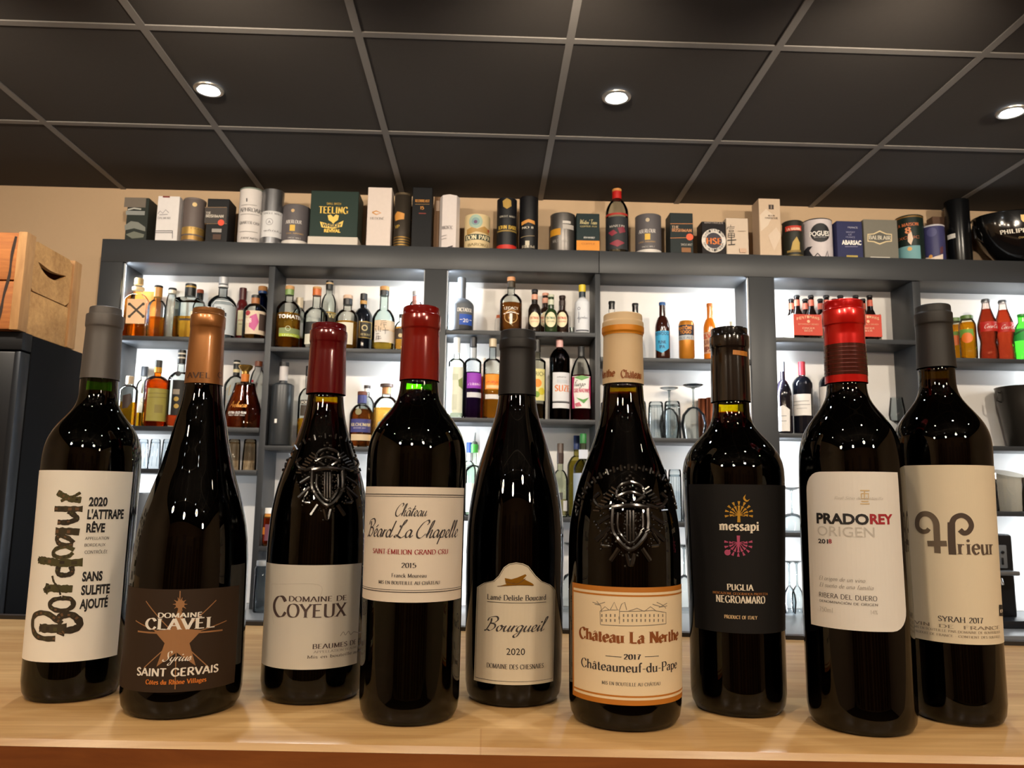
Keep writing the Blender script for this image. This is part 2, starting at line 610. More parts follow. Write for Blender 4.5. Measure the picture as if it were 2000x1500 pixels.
def cyl_map(r, th0=0.0):
    rf = r if callable(r) else (lambda z: r)

    def f(u, v, off):
        R0 = rf(v)
        base = rf(None) if callable(r) else r
        a = th0 + u / base
        return ((R0 + off) * math.sin(a), -(R0 + off) * math.cos(a), v)
    return f


def flat_map(y):
    return lambda u, v, off: (u, y - off, v)


def patch(g, mp, u0, u1, v0, v1, m, off=0.00015, nu=24, nv=1):
    V = [(u0 + (u1 - u0) * i / nu, v0 + (v1 - v0) * j / nv) for j in range(nv + 1) for i in range(nu + 1)]
    Fc = [(j * (nu + 1) + i, j * (nu + 1) + i + 1, (j + 1) * (nu + 1) + i + 1, (j + 1) * (nu + 1) + i) for j in range(nv) for i in range(nu)]
    put(g, mp, V, Fc, m, off)


def fan(q):
    c = (sum(a for a, b in q) / len(q), sum(b for a, b in q) / len(q))
    return [c] + list(q), [(0, i + 1, (i + 1) % len(q) + 1) for i in range(len(q))]


def disc(g, mp, u, v, r, m, off=0.0004, n=20, k=1.0, step=0):
    V = [(u + r * k * math.cos(2 * math.pi * i / n), v + r * math.sin(2 * math.pi * i / n)) for i in range(n)]
    put(g, mp, *fan(V), m, off, step)


def ring(g, mp, u, v, r0, r1, m, off=0.0004, n=28, k=1.0):
    V = [(u + r * k * math.cos(2 * math.pi * i / n), v + r * math.sin(2 * math.pi * i / n)) for r in (r0, r1) for i in range(n)]
    Fc = [(i, (i + 1) % n, n + (i + 1) % n, n + i) for i in range(n)]
    put(g, mp, V, Fc, m, off)


# ================================================================== the room
def struct(name, g, **k):
    return g.obj(name, smooth=k.pop('smooth', False), kind='structure', **k)


m_wall = M('#c6a988', 0.85, noise=0.02, name='cream_plaster')
m_ceil = M('#302a25', 0.9, noise=0.08, name='ceiling_tile')
m_grid = M('#716c67', 0.7, noise=0.03, name='ceiling_grid')
XL, XR, YR = -2.6, 3.1, -3.2                    # side walls and the wall behind the camera
WY = 3.46
struct('wall_north', G().box(XL - .1, XR + .1, WY, WY + .1, FLOOR, CEIL + .1, m_wall))
struct('wall_west', G().box(XL - .1, XL, YR, WY, FLOOR, CEIL + .1, m_wall))
struct('wall_east', G().box(XR, XR + .1, YR, WY, FLOOR, CEIL + .1, m_wall))
m_pan = wood('wall_panelling', '#3a2212', '#7a4c28', (14, 14, 1), 0.45)
struct('wall_south', G().box(XL - .1, XR + .1, YR - .1, YR, FLOOR, CEIL + .1, M('#8a6a48', 0.8)))
g = G()
x = XL + .15
random.seed(4)
while x < XR - .3:
    w = random.choice((.22, .3, .4))
    g.bbox(x, x + w, YR, YR + .03, FLOOR + .1, random.choice((.55, .9, 1.0)), m_pan, 0.006)
    x += w + random.choice((.12, .2, .34))
struct('trim_1', g)
struct('floor', G().box(XL - .1, XR + .1, YR - .1, WY + .1, FLOOR - .05, FLOOR, wood('dark_floor_boards', '#2a1c12', '#4b3320', (1, 12, 12), 0.5)))
struct('ceiling', G().box(XL - .1, XR + .1, YR - .1, WY + .1, CEIL, CEIL + .05, m_ceil))
g = G()
gx = [-0.4055 + .634 * k for k in range(-4, 6)]
gy = [2.178 + .64 * k for k in range(-8, 2)]
for q in gx:
    if XL < q < XR:
        g.box(q - .012, q + .012, YR, WY, CEIL - .004, CEIL + .001, m_grid)
for q in gy:
    g.box(XL, XR, q - .012, q + .012, CEIL - .0041, CEIL + .001, m_grid)
struct('trim_2', g)

# ------------------------------------------------------------------ downlights in the tiles
m_ring = M('#b9b4ac', 0.35, 0.9, name='brushed_ring')
m_lamp = glow('#eef6ff', 30.0)
DL = [at_z(408, 172, CEIL), at_z(1204, 187, CEIL), at_z(1975, 216, CEIL)]
row = DL[1][1]
DL += [(DL[0][0] - 1.27 + .05, row)] if DL[0][0] - 1.22 > XL else []
for yy in (row - 1.28, row - 2.7, row - 4.1):
    for xx in (DL[0][0] - .6, DL[0][0] + .5, DL[1][0] + .2, DL[2][0] - .1):
        DL.append((xx, yy))
dl_lab = ['round ceiling downlight at the left, above the tall white tube', 'round ceiling downlight in the middle, above the red-capped bottle', 'round ceiling downlight cut by the right edge of the photo']
for k, (x, y) in enumerate(DL):
    t = thing('ceiling_downlight', dl_lab[k] if k < 3 else 'round white downlight in the ceiling behind the viewer', 'light', (x, y, CEIL - .004), 'downlights in the dark ceiling' if k < 3 else 'downlights behind the viewer')
    g = G()
    pr = [(.050, 0), (.049, -.004), (.044, -.007), (.038, -.006), (.036, .0)]
    g.lathe(pr, m_ring, 32, False, False)
    g.obj('trim_ring', t)
    G().lathe([(.034, -.003), (.03, -.0055), (.012, -.007)], m_lamp, 28, False, True).obj('lamp_face', t)
    ld = bpy.data.lights.new('downlight', 'SPOT')
    ld.energy = DOWN_POWER * (1.0 if y > 2 else 1.5)
    ld.color = (0.93, 0.97, 1.0) if y > 0.5 else (1.0, 0.80, 0.58)
    ld.spot_size = math.radians(125)
    ld.spot_blend = 0.9
    ld.shadow_soft_size = 0.03
    lo = bpy.data.objects.new('light_beam', ld)
    COL.objects.link(lo)
    lo.parent = t
    lo.location = (0, 0, -.012)

# ------------------------------------------------------------------ warm pendant lamps over the guests' side
for k, (x, y, z) in enumerate(((-1.25, -1.0, .98), (-.35, -1.5, 1.02), (.55, -1.1, 1.0), (1.5, -1.5, 1.02))):
    t = thing('pendant_lamp', 'warm glass pendant lamp hanging behind the viewer', 'lamp', (x, y, z), 'pendant lamps behind the viewer')
    G().lathe([(.035, -.05), (.055, -.02), (.06, .02), (.04, .055), (.018, .075)], glow('#ffc98c', 26.0), 20).obj('bulb', t)
    G().lathe([(.02, .07), (.02, .11), (.004, .12)], M('#1a1613', .4), 16).obj('lamp_holder', t)
    G().tube([(0, 0, .11), (0, 0, CEIL - z)], .003, M('#1a1613', .4), 6).obj('cord', t)
    ld = bpy.data.lights.new('pendant', 'POINT')
    ld.energy = PENDANT_POWER
    ld.color = (1.0, 0.86, 0.68)
    ld.shadow_soft_size = 0.075
    lo = bpy.data.objects.new('lamp_glow', ld)
    COL.objects.link(lo)
    lo.parent = t

# ------------------------------------------------------------------ spotlights added out of view to brighten the shelving and the wall
for k, x in enumerate((-1.7, -.75, .2, 1.15, 2.1)):
    z = 1.36
    t = thing('added_spotlight', 'added warm swivel spotlight on the ceiling, out of view, brightening the shelves', 'lamp', (x, 1.55, z), 'added spotlights aimed at the shelving')
    dv = Vector((.0, 1.75, -.55)).normalized()
    q = dv.to_track_quat('-Z', 'Y')
    g = G().lathe([(.012, .075), (.03, .06), (.033, -.02), (.031, -.024), (.028, -.018)], M('#d0ccc6', .4, .2), 24, True, False)
    ob_ = g.obj('spot_head', t)
    ob_.rotation_mode = 'QUATERNION'
    ob_.rotation_quaternion = q
    gl = G().lathe([(.028, -.016), (.012, -.018)], glow('#ffe2b8', 25.0), 24, False, True).obj('lamp_face', ob_)
    G().tube([(0, 0, .02), (0, -.02, .09), (0, -.02, CEIL - z)], .006, M('#d0ccc6', .4, .2), 8).obj('arm', t)
    ld = bpy.data.lights.new('spotlight', 'SPOT')
    ld.energy = BAR_POWER
    ld.color = (1.0, 0.87, 0.70)
    ld.spot_size = math.radians(115)
    ld.spot_blend = 0.8
    ld.shadow_soft_size = 0.03
    lo = bpy.data.objects.new('light_beam', ld)
    COL.objects.link(lo)
    lo.parent = ob_
    lo.location = (0, 0, -.03)

# ================================================================== the bar
m_oak = wood('oak_top', '#a67844', '#deb87f', (1.0, 16.0, 16.0), 0.38, 0.25, (1.4, .09), 0.06)
m_oakf = wood('oak_front', '#6a3512', '#a05f28', (1.0, 10.0, 10.0), 0.42, 0.15, None, 0.08)
fa, fb = (-.313, .548), (.348, .5185)
ba, bb = (-.274, .986), (.3638, .922)


def ext(a, b, x):
    return a[1] + (b[1] - a[1]) * (x - a[0]) / (b[0] - a[0])


t = thing('bar_counter', 'light oak bar counter across the foreground carrying the nine wine bottles', 'counter', (0, .75, 0))
g = G()
X0, X1 = -1.6, 2.2
yf0, yf1, yb0, yb1 = (ext(fa, fb, X0), ext(fa, fb, X1), ext(ba, bb, X0), ext(ba, bb, X1))
prof = [(0.0, -.045), (0.0, -.006), (.0018, -.0018), (.006, 0.0)]
V, Fc = [], []
for X, yf in ((X0, yf0), (X1, yf1)):
    V += [(X, yf + p[0] - .75, p[1]) for p in prof]
V += [(X0, yb0 - .75, 0), (X1, yb1 - .75, 0), (X0, yb0 - .75, -.045), (X1, yb1 - .75, -.045)]
for i in range(3):
    Fc.append((i, 4 + i, 5 + i, 1 + i))
g.add(V, [(3, 7, 9, 8), (8, 9, 11, 10)] + Fc[1:], m_oak)
g.add(V, [(10, 11, 4, 0), Fc[0], (0, 1, 2, 3, 8, 10), (4, 11, 9, 7, 6, 5)], m_oakf)
g.obj('counter_top', t)
g = G()
V = []
for X, a, b in ((X0, yf0 + .02, yb0 - .05), (X1, yf1 + .02, yb1 - .05)):
    V += [(X, a - .75, FLOOR), (X, a - .75, -.045), (X, b - .75, -.045), (X, b - .75, FLOOR)]
g.add(V, [(0, 4, 5, 1), (1, 5, 6, 2), (2, 6, 7, 3), (3, 7, 4, 0), (0, 1, 2, 3), (7, 6, 5, 4)], m_oakf)
g.obj('counter_front', t, smooth=False)
g = G()
V = []
for X, a in ((X0, yb0), (X1, yb1)):
    V += [(X, a - .75, -.03), (X, a - .75, .0045), (X, a + .012 - .75, .0045), (X, a + .012 - .75, -.03)]
g.add(V, [(0, 4, 5, 1), (1, 5, 6, 2), (2, 6, 7, 3), (3, 7, 4, 0), (0, 1, 2, 3), (7, 6, 5, 4)], M('#1d1b1a', .4))
g.obj('edge_strip', t, smooth=False, label='black strip along the rear edge')

# ================================================================== back counter and lit shelving
m_dk = M('#37393c', 0.42, 0.0, 0.35, noise=0.03, name='anthracite_board')
m_white = M('#dcd8d4', 0.6, noise=0.01, name='white_panel')
BC = at_y(1540, 1189, 3.44)[1]
g = G().bbox(-1.64, 2.62, 2.812, 3.449, BC - .035, BC, M('#8d9196', .3, .3, name='steel_top'), .003)
t = thing('back_counter', 'grey back counter running under the lit bottle shelves', 'counter', (0, 0, 0))
g.obj('worktop', t)
g = G()
for k in range(5):
    g.bbox(-1.62 + k * .848, -1.62 + k * .848 + .84, 2.84, 3.44, FLOOR + .08, BC - .036, m_dk, .004)
g.obj('cupboard_base', t)

SHELVES = {'1LA': (300, 656), '1LB': (300, 832), '1LC': (290, 915), '1RA': (600, 678), '1RB': (540, 870), '1RC': (510, 1067),
           '2LA': (1000, 646), '2LB': (1000, 817), '2LC': (1000, 1009), '2RA': (1300, 699), '2RB': (1300, 855), '2RC': (1320, 1020),
           '3LA': (1600, 660), '3LB': (1560, 846), '3LC': (1540, 1040), '3RA': (1900, 699), '3RB': (1950, 871), '3RC': (1950, 999)}
SZ = {k: at_y(p[0], p[1], YF)[1] for k, p in SHELVES.items()}
POST = [(-1.641, -1.547), (-.276, -.182), (1.122, 1.232), (2.52, 2.62)]
DIV = [(-.938, -.912), (.455, .477), (1.846, 1.880)]
BAY = {'1L': (-1.547, -.938), '1R': (-.912, -.276), '2L': (-.182, .455), '2R': (.477, 1.122), '3L': (1.232, 1.846), '3R': (1.880, 2.52)}
ZT, ZS = H + .3237 * YF, H + .2930 * YF        # top of the fascia board and its underside
SZ['T'] = ZT
SZ['C'] = BC
sh = thing('back_bar_shelving', 'dark grey shelving with white lit back panels filled with bottles', 'shelving', (0, YF, 0))
o_ = -YF
for a, b in ((-1.641, .470), (.472, 2.62)):
    G().bbox(a, b, YF + o_, YB - .002 + o_, ZS, ZT, m_dk, .002).obj('top_beam', sh)
for a, b in POST:
    G().bbox(a, b, YF + o_, YB - .002 + o_, BC + .001, ZS, m_dk, .002).obj('post', sh)
for a, b in DIV:
    G().bbox(a, b, YF + .012 + o_, YB - .002 + o_, BC + .001, ZS, m_dk, .001).obj('divider', sh)
for k in SHELVES:
    a, b = BAY[k[:2]]
    G().bbox(a + .0005, b - .0005, YF + .004 + o_, YB - .002 + o_, SZ[k] - .02, SZ[k], m_dk, .0015).obj('shelf', sh)
for a, b in (('1L', '1R'), ('2L', '2R'), ('3L', '3R')):
    G().box(BAY[a][0] - .02, BAY[b][1] + .02, YB - .0019 + o_, YB + .008 + o_, BC + .001, ZS + .02, m_white).obj('back_panel', sh, smooth=False)
for bay, side in (('1L', 0), ('1R', 1), ('2L', 0), ('2R', 1), ('3L', 0), ('3R', 1)):
    levels = [ZS] + [SZ[bay + q] for q in 'ABC'] + [BC]
    for q in range(4):
        z1, z0 = levels[q] - (.001 if q == 0 else .022), levels[q + 1] + .004
        X = BAY[bay][side]
        d = 1 if side == 0 else -1
        yl = YF + .020
        g = G()
        g.box(X, X + d * .004, yl - .005 + o_, yl + .005 + o_, z0, z1, M('#dfe3e8', .5)) if d > 0 else g.box(X - .004, X, yl - .005 + o_, yl + .005 + o_, z0, z1, M('#dfe3e8', .5))
        so = g.obj('led_strip', sh, smooth=False)
        ld = bpy.data.lights.new('led', 'AREA')
        ld.shape = 'RECTANGLE'
        ld.size = .006
        ld.size_y = (z1 - z0) * .96
        ld.energy = LED_POWER * (z1 - z0) / .25
        ld.color = (0.86, 0.94, 1.0)
        lo = bpy.data.objects.new('led_light', ld)
        COL.objects.link(lo)
        lo.parent = so
        # aim: into the bay and back towards the panel
        n = Vector((d * .8, .6, 0)).normalized()
        zax = -n
        yax = Vector((0, 0, 1))
        xax = yax.cross(zax)
        mt = Matrix((xax, yax, zax)).transposed().to_4x4()
        mt.translation = (X + d * .0065, yl + o_, (z0 + z1) / 2)
        lo.matrix_local = mt

# ================================================================== fridge and crate at the left
m_blk = M('#08080a', 0.6, 0, .1, noise=0.02, name='black_metal')
FX = at_y(162, 690, 2.80)[0]
FZ = at_y(162, 690, 2.80)[1]
ry = ray(48, 645)
FY = FX * ry[1] / ry[0]
t = thing('fridge', 'tall black fridge at the left under the wooden crate', 'fridge', (FX, FY, FLOOR))
hh = FZ - FLOOR
G().bbox(-.62, 0, .05, 2.80 - FY, .04, hh, m_blk, .004).obj('body', t)
g = G().bbox(-.62, -.002, 0, .046, .06, hh - .06, M('#121215', .35, 0, .3), .004)
do = g.obj('door', t)
G().bbox(-.022, -.0015, -.004, .047, .06, hh - .06, M('#2c2f34', .35, .6), .003).obj('door_edge', do, label='grey metal edge')
g = G().bbox(-.62, -.0005, -.004, .049, hh - .055, hh + .002, M('#131315', .5, 0, .2), .003)
g.obj('top_trim', t)
G().bbox(-.6, -.02, .06, 2.78 - FY, 0, .04, m_blk, .002).obj('base', t)

m_c1 = wood('pale_crate_wood', '#8a5f35', '#c99a63', (6, 6, 1.2), 0.7, 0, None, .3)
m_c2 = wood('crate_end_wood', '#8f6232', '#cf9f62', (1.2, 10, 10), 0.7, 0, None, .3)
m_c3 = wood('orange_crate_wood', '#7c3f14', '#c47a35', (1, 8, 12), 0.7, 0, None, .3)
# right-hand end of the crate, parallel to the fridge's side
CX = FX - .010
ra, rb = ray(38, 560), ray(150, 590)
CYA, CYB = CX * ra[1] / ra[0], CX * rb[1] / rb[0]
cz0 = hh + FLOOR + .0025
cz1 = H + ray(40, 452)[2] * CYA / ray(40, 452)[1]
CH, CD, CW = cz1 - cz0, CYB - CYA, .5
t = thing('wooden_crate', 'old wooden crate with a cut-out handle lying on the black fridge', 'crate', (CX, CYA, cz0))
g = G()


def crate_board(g, y0, y1, z0, z1, m):
    g.bbox(-.018, 0, y0, y1, z0, z1, m, .0015)


# end: two corner posts, lower board, upper board with a hand slot
po = G().bbox(-.02, .008, 0, .05, 0, CH, m_c1, .003).obj('corner_post', t)
po = G().bbox(-.02, .008, CD - .05, CD, 0, CH * .985, m_c1, .003).obj('corner_post', t)
G().bbox(-.016, 0, .05, CD - .05, .0, CH * .44, m_c2, .002).obj('end_board', t)
# board with slot: outline ring around a curved hole
bm = bmesh.new()
y0, y1, z0, z1 = .05, CD - .05, CH * .45, CH * .97
cyy, czz = (y0 + y1) / 2, CH * .74
n = 32
hole, outer = [], []
for i in range(n):
    a = 2 * math.pi * (i + .5) / n
    c, s_ = math.cos(a), math.sin(a)
    hw_ = (y1 - y0) * .36
    py_ = cyy + hw_ * c
    pz_ = czz - .012 + .022 * c * c + (.013 * s_ * (1 - abs(c) ** 4) ** .5)
    hole.append((py_, pz_))
    k = 1 / max(abs(c), abs(s_))
    outer.append((cyy + (y1 - y0) / 2 * c * k, czz + ((z1 - czz) if s_ > 0 else (czz - z0)) * s_ * k))
V = [(x, p[0], p[1]) for x in (0, -.016) for p in hole] + [(x, p[0], p[1]) for x in (0, -.016) for p in outer]
Fc = []
for i in range(n):
    j = (i + 1) % n
    Fc += [(i, j, 2 * n + j, 2 * n + i), (n + j, n + i, 3 * n + i, 3 * n + j), (j, i, n + i, n + j), (2 * n + i, 2 * n + j, 3 * n + j, 3 * n + i)]
G().add(V, Fc, m_c2).obj('handle_board', t, smooth=False, label='end board with the curved hand slot')
bm.free()
for k in range(2):
    a = k * CH * .5
    G().bbox(-CW, -.02, .003, .018, a + .002, a + CH * .49, m_c3, .002).obj('side_board', t)
    G().bbox(-CW, -.02, CD - .018, CD - .003, a + .002, a + CH * .49, m_c3, .002).obj('side_board', t)
g = G()
mk = M('#2a1a10', .8)
fm = flat_map(.003)
put(g, fm, *ribbon(catmull([(-.056, .01), (-.05, CH * .2), (-.046, CH * .35), (-.036, CH * .55), (-.035, CH * .75), (-.028, CH * .95)]), lambda a, b, c: .006 + .004 * abs(math.sin(c * 9))), mk, .0006)
g.obj('dark_stripe', t, smooth=False, label='dark jagged stripe down the front')  # dark stripe of uneven width on the front boards
G().bbox(-CW, -.02, .02, CD - .02, 0, .012, m_c3, .001).obj('bottom_board', t)
G().bbox(-CW, -.021, .019, CD - .019, CH * .93, CH * .96, M('#2e2016', .8), .001).obj('added_lid_board', t)  # unseen dark lid, added to keep light out of the crate


# ================================================================== the nine wine bottles
def hero(key, label, az, D, base, prof, cap, capy, fill, glass, cap_m, side=1, cap_lab=None):
    """prof / cap: photo silhouette points of the body and of the capsule, read as radius and height on the bottle's own axis."""
    X, Y = D * math.sin(az), D * math.cos(az)

    def rz(p):
        r = ray(p[1], p[0])
        a = math.atan2(r[0], r[1]) - az
        dd = D * math.cos(a)
        return D * abs(math.sin(a)), H + r[2] / math.hypot(r[0], r[1]) * dd
    P = sorted([rz(p) for p in prof], key=lambda q: q[1])
    C = sorted([rz(p) for p in cap], key=lambda q: q[1])
    P = [q for q in P if q[1] > .02]
    rb = P[0][0]
    P = [(rb * .80, .0), (rb * .90, .0015), (rb * .965, .006), (rb * .995, .014)] + P
    # resample and smooth the body
    zs = [q[1] for q in P]

    def interp(z):
        if z <= zs[0]:
            return P[0][0]
        for i in range(len(P) - 1):
            if zs[i] <= z <= zs[i + 1]:
                k = (z - zs[i]) / max(1e-9, zs[i + 1] - zs[i])
                return P[i][0] + (P[i + 1][0] - P[i][0]) * k
        return P[-1][0]
    n = 90
    z1 = zs[-1]
    Z = [.02 + (z1 - .02) * i / (n - 1) for i in range(n)]
    Rr = [interp(z) for z in Z]
    for _ in range(10):
        Rr = [Rr[0]] + [(Rr[i - 1] + 2 * Rr[i] + Rr[i + 1]) / 4 for i in range(1, n - 1)] + [Rr[-1]]
    body = [p for p in P[:4]] + list(zip(Rr, Z))

    def rf(z):
        if z is None:
            return rb
        t_ = (z - .02) / (z1 - .02) * (n - 1)
        i = max(0, min(n - 2, int(t_)))
        k = max(0, min(1, t_ - i))
        return Rr[i] + (Rr[i + 1] - Rr[i]) * k
    root = thing('wine_bottle', label, 'bottle', (X, Y, 0), 'wine bottles standing on the bar')
    zc = rz((capy, cap[0][1]))[1]
    zc = H + ray(*capc(key, capy))[2] / math.hypot(*ray(*capc(key, capy))[:2]) * D
    zf = H + ray(*capc(key, fill))[2] / math.hypot(*ray(*capc(key, fill))[:2]) * D
    bd = [q for q in body if q[1] < zc - .0006] + [(rf(zc), zc), (rf(zc) * .9, zc + .003)]
    G().lathe(bd, thin_glass(glass, 1.4, 1.5), 96).obj('glass_body', root)
    wi = [(max(.002, r - .0026), z + (.0012 if i < 4 else 0)) for i, (r, z) in enumerate(bd) if z < zf - .001]
    wi.append((max(.002, rf(zf) - .0026), zf))
    G().lathe(wi, wine((70., 500., 420.)) if key == 5 else wine((190., 520., 460.)), 64).obj('wine', root)
    yt, hl, y1, hr, y2, hb, he = CAPS[key]

    def hz(y, hw):
        return rz((y, capc(key, y)[0] + hw))
    n0 = hz(y2 + 3.5, hb)
    cp = [(max(rf(zc), hz(capy, he)[0]) + .0006, zc)]
    for i in range(1, 6):
        z = zc + (n0[1] - zc) * i / 6
        cp.append((cp[0][0] + (n0[0] - cp[0][0]) * i / 6, z))
    cp += [n0, hz(y2 + 1.2, hb + (hr - hb) * .35), hz(y2, hr - .3), hz(y2 - 2, hr), hz(y1 + 5, hr), hz(y1 + 2.6, hr - .4), hz(y1 + 1.2, hl + .8), hz(y1, hl + .15), hz(yt + 4, hl), hz(yt + 1.6, hl - .6), hz(yt + .5, hl - 2), hz(yt, hl - 5), hz(yt - .2, 3)]
    cp = [q for i, q in enumerate(cp) if i == 0 or q[1] > cp[i - 1][1]]
    cob = G().lathe(cp, cap_m, 72, False, True).obj('capsule', root)
    if cap_lab:
        cob['label'] = cap_lab
    crf = lambda z: (cp[0][0] if z is None else next((a[0] + (b[0] - a[0]) * (z - a[1]) / max(1e-9, b[1] - a[1]) for a, b in zip(cp, cp[1:]) if a[1] <= z <= b[1]), cp[0][0]))
    h = dict(root=root, X=X, Y=Y, R=rb, rf=rf, crf=crf, zc=zc, key=key, g=None, cap=cp, D=D)
    return h


CAPC = {}
CAPS = {1: (605.5, 32.5, 619, 38, 644, 36, 37.5), 2: (607, 34.5, 619, 37.5, 644, 36.3, 38), 3: (636, 34, 648, 36.8, 672, 35.3, 38), 4: (603, 34, 617, 37, 646, 35, 36.7), 5: (648, 31, 664, 33.2, 684, 31.5, 32.7), 6: (615, 36.5, 628, 39, 652, 36.7, 37.6), 7: (641, 32, 655, 35.5, 680, 33.5, 35.6), 8: (587, 37, 603, 40, 634, 37.5, 39), 9: (595, 36, 608, 39, 632, 37, 39)}      # capsule outline: top row, lip, row, ring, row, neck, foot (half widths)


def capc(key, y):                               # pixel on the bottle's axis at row y
    (x0, y0), (x1, y1) = CAPC[key]
    return x0 + (x1 - x0) * (y - y0) / (y1 - y0), y


def unwrap(h, x, y, rfun=None):
    """Photo pixel -> (u, z) on the front of bottle h (u = radius * angle)."""
    r = ray(x, y)
    rad = h['R'] if not rfun else rfun(None)
    k = rad
    th = z = 0
    for _ in range(5):
        a = r[0] ** 2 + r[1] ** 2
        b = -2 * (r[0] * h['X'] + r[1] * h['Y'])
        c = h['X'] ** 2 + h['Y'] ** 2 - k * k
        d = b * b - 4 * a * c
        t = (-b - math.sqrt(d)) / (2 * a) if d > 0 else -b / (2 * a)
        px, py, z = r[0] * t - h['X'], r[1] * t - h['Y'], H + r[2] * t
        th = math.atan2(px, -py)
        if not rfun:
            break
        k = rfun(z)
    return rad * th, z


class Lab:
    """A paper label: everything is measured on the photo, then kept as arc length and height on the bottle."""

    def __init__(s, h, rfun=None):
        rfun = rfun or h['rf']
        s.h, s.g, s.rfun = h, G(), rfun
        s.mp = cyl_map(rfun)

    def p(s, x, y):
        return unwrap(s.h, x, y, s.rfun)

    def sheet(s, x0, x1, yt, yb, m, off=.0002):
        """x0, x1: left and right edge at mid-height; None = wraps past the silhouette by an angle given instead."""
        ym = (yt[1] + yb[1]) / 2
        u0 = s.p(x0, ym)[0] if x0 > 10 else x0 * s.h['R']
        u1 = s.p(x1, ym)[0] if x1 > 10 else x1 * s.h['R']
        v1, v0 = s.p(*yt)[1], s.p(*yb)[1]
        patch(s.g, s.mp, u0, u1, v0, v1, m, off, 60, 24)
        s.e = (u0, u1, v0, v1)
        return u0, u1, v0, v1

    def t(s, txt, style, x0, x1, y, hp, m, off=.00045):
        xm = (x0 + x1) / 2
        v0 = s.p(xm, y)[1]
        hh = s.p(xm, y - hp)[1] - v0
        words(s.g, s.mp, txt, style, s.p(x0, y)[0], s.p(x1, y)[0], v0, hh, m, off, .003)

    def line(s, pts, wpx, m, off=.00045, smooth=True, taper=None, closed=False):
        q = [s.p(*a) for a in pts]
        d = abs(s.p(pts[0][0] + 5, pts[0][1])[0] - s.p(pts[0][0] - 5, pts[0][1])[0]) / 10 if False else s.h['D'] / F * .98
        if smooth:
            q = catmull(q, closed, 6)
        else:
            qq = []
            for a, b in zip(q, q[1:]):
                k = max(1, int(abs(b[0] - a[0]) / .003))
                qq += [(a[0] + (b[0] - a[0]) * i / k, a[1] + (b[1] - a[1]) * i / k) for i in range(k)]
            q = qq + [q[-1]]
        wf = (lambda a, b, c: wpx * d * taper(c)) if taper else (lambda a, b, c: wpx * d)
        V, Fc = ribbon(q, wf)
        put(s.g, s.mp, V, Fc, m, off)

    def hline(s, x0, x1, y, wpx, m, off=.00045):
        """a level rule on the label, drawn at the height seen at its middle"""
        v = s.p((x0 + x1) / 2 if x0 > 10 else 0, y)[1] if x0 > 10 else None
        u0, u1 = s.p(x0, y)[0], s.p(x1, y)[0]
        w = wpx * s.h['D'] / F
        patch(s.g, s.mp, u0, u1, v - w / 2, v + w / 2, m, off, 30)

    def poly(s, pts, m, off=.0004):
        q = [s.p(*a) for a in pts]
        V, Fc = split_u(*fan(q), .003)
        put(s.g, s.mp, V, Fc, m, off)

    def dot(s, x, y, r, m, off=.0005, k=1.0):
        u, v = s.p(x, y)
        disc(s.g, s.mp, u, v, r * s.h['D'] / F, m, off, 14, k)

    def done(s, name='label', lab=None, parent=None):
        o = s.g.obj(name, parent or s.h['root'], smooth=False)
        if lab:
            o['label'] = lab
        return o


def zpts(s, ox, oy=900, k=2.5):                  # 'x,y x,y' read off an enlarged view -> photo pixels
    return [(ox + float(a.split(',')[0]) / k, oy + float(a.split(',')[1]) / k) for a in s.split()]


K = .97                                          # lens height 0.16 m fixes the scale
ink = M('#191716', .6)
foil = foil_mat('#966232', .3, .6)

# --- 1: white label with bark lettering, left end
CAPC[1] = ((207, 607), (140, 1376))
h = hero(1, 'leftmost wine bottle, grey capsule, white label with letters made of bark', -.4573, .756 * K, 0,
         [(741, 157.5), (760, 155), (775, 153), (790, 149), (800, 144), (812, 128), (830, 107), (850, 92), (870, 84), (900, 79), (917, 77), (1000, 70), (1100, 61), (1200, 51), (1288, 43), (1340, 39.5)],
         [(606, 181), (609, 177.5), (619, 176.5), (623, 171), (627, 168), (643, 168), (648, 169.5), (690, 164), (735, 158.5)], 742, 764, '#9be62a', M('#5e5a57', .45, .25, name='grey_foil'))
L = Lab(h)
L.sheet(-1.5, 243, (166, 919), (130, 1293), M('#efe9dc', .75, noise=.015, name='label_paper'))
for a in (('2020', 'black', 173, 209, 988, 16), ("L'ATTRAPE", 'black', 170, 240, 1013, 17), ('RÊVE', 'black', 168, 204, 1039, 16), ('SANS', 'black', 160, 199, 1134, 17), ('SULFITE', 'black', 158, 213, 1160, 17), ('AJOUTÉ', 'black', 155, 209, 1187, 17),
          ('APPELLATION', 'gro', 166, 212, 1054, 5.5), ('BORDEAUX', 'gro', 165, 205, 1067, 5.5), ('CONTRÔLÉE', 'gro', 165, 209, 1081, 6)):
    L.t(*a, ink)
bark = [M('#3e3420', .9, noise=.5, name='bark_print'), M('#4b4524', .9, noise=.5), M('#33291a', .9, noise=.5), M('#6a4c30', .9, noise=.5)]
random.seed(3)
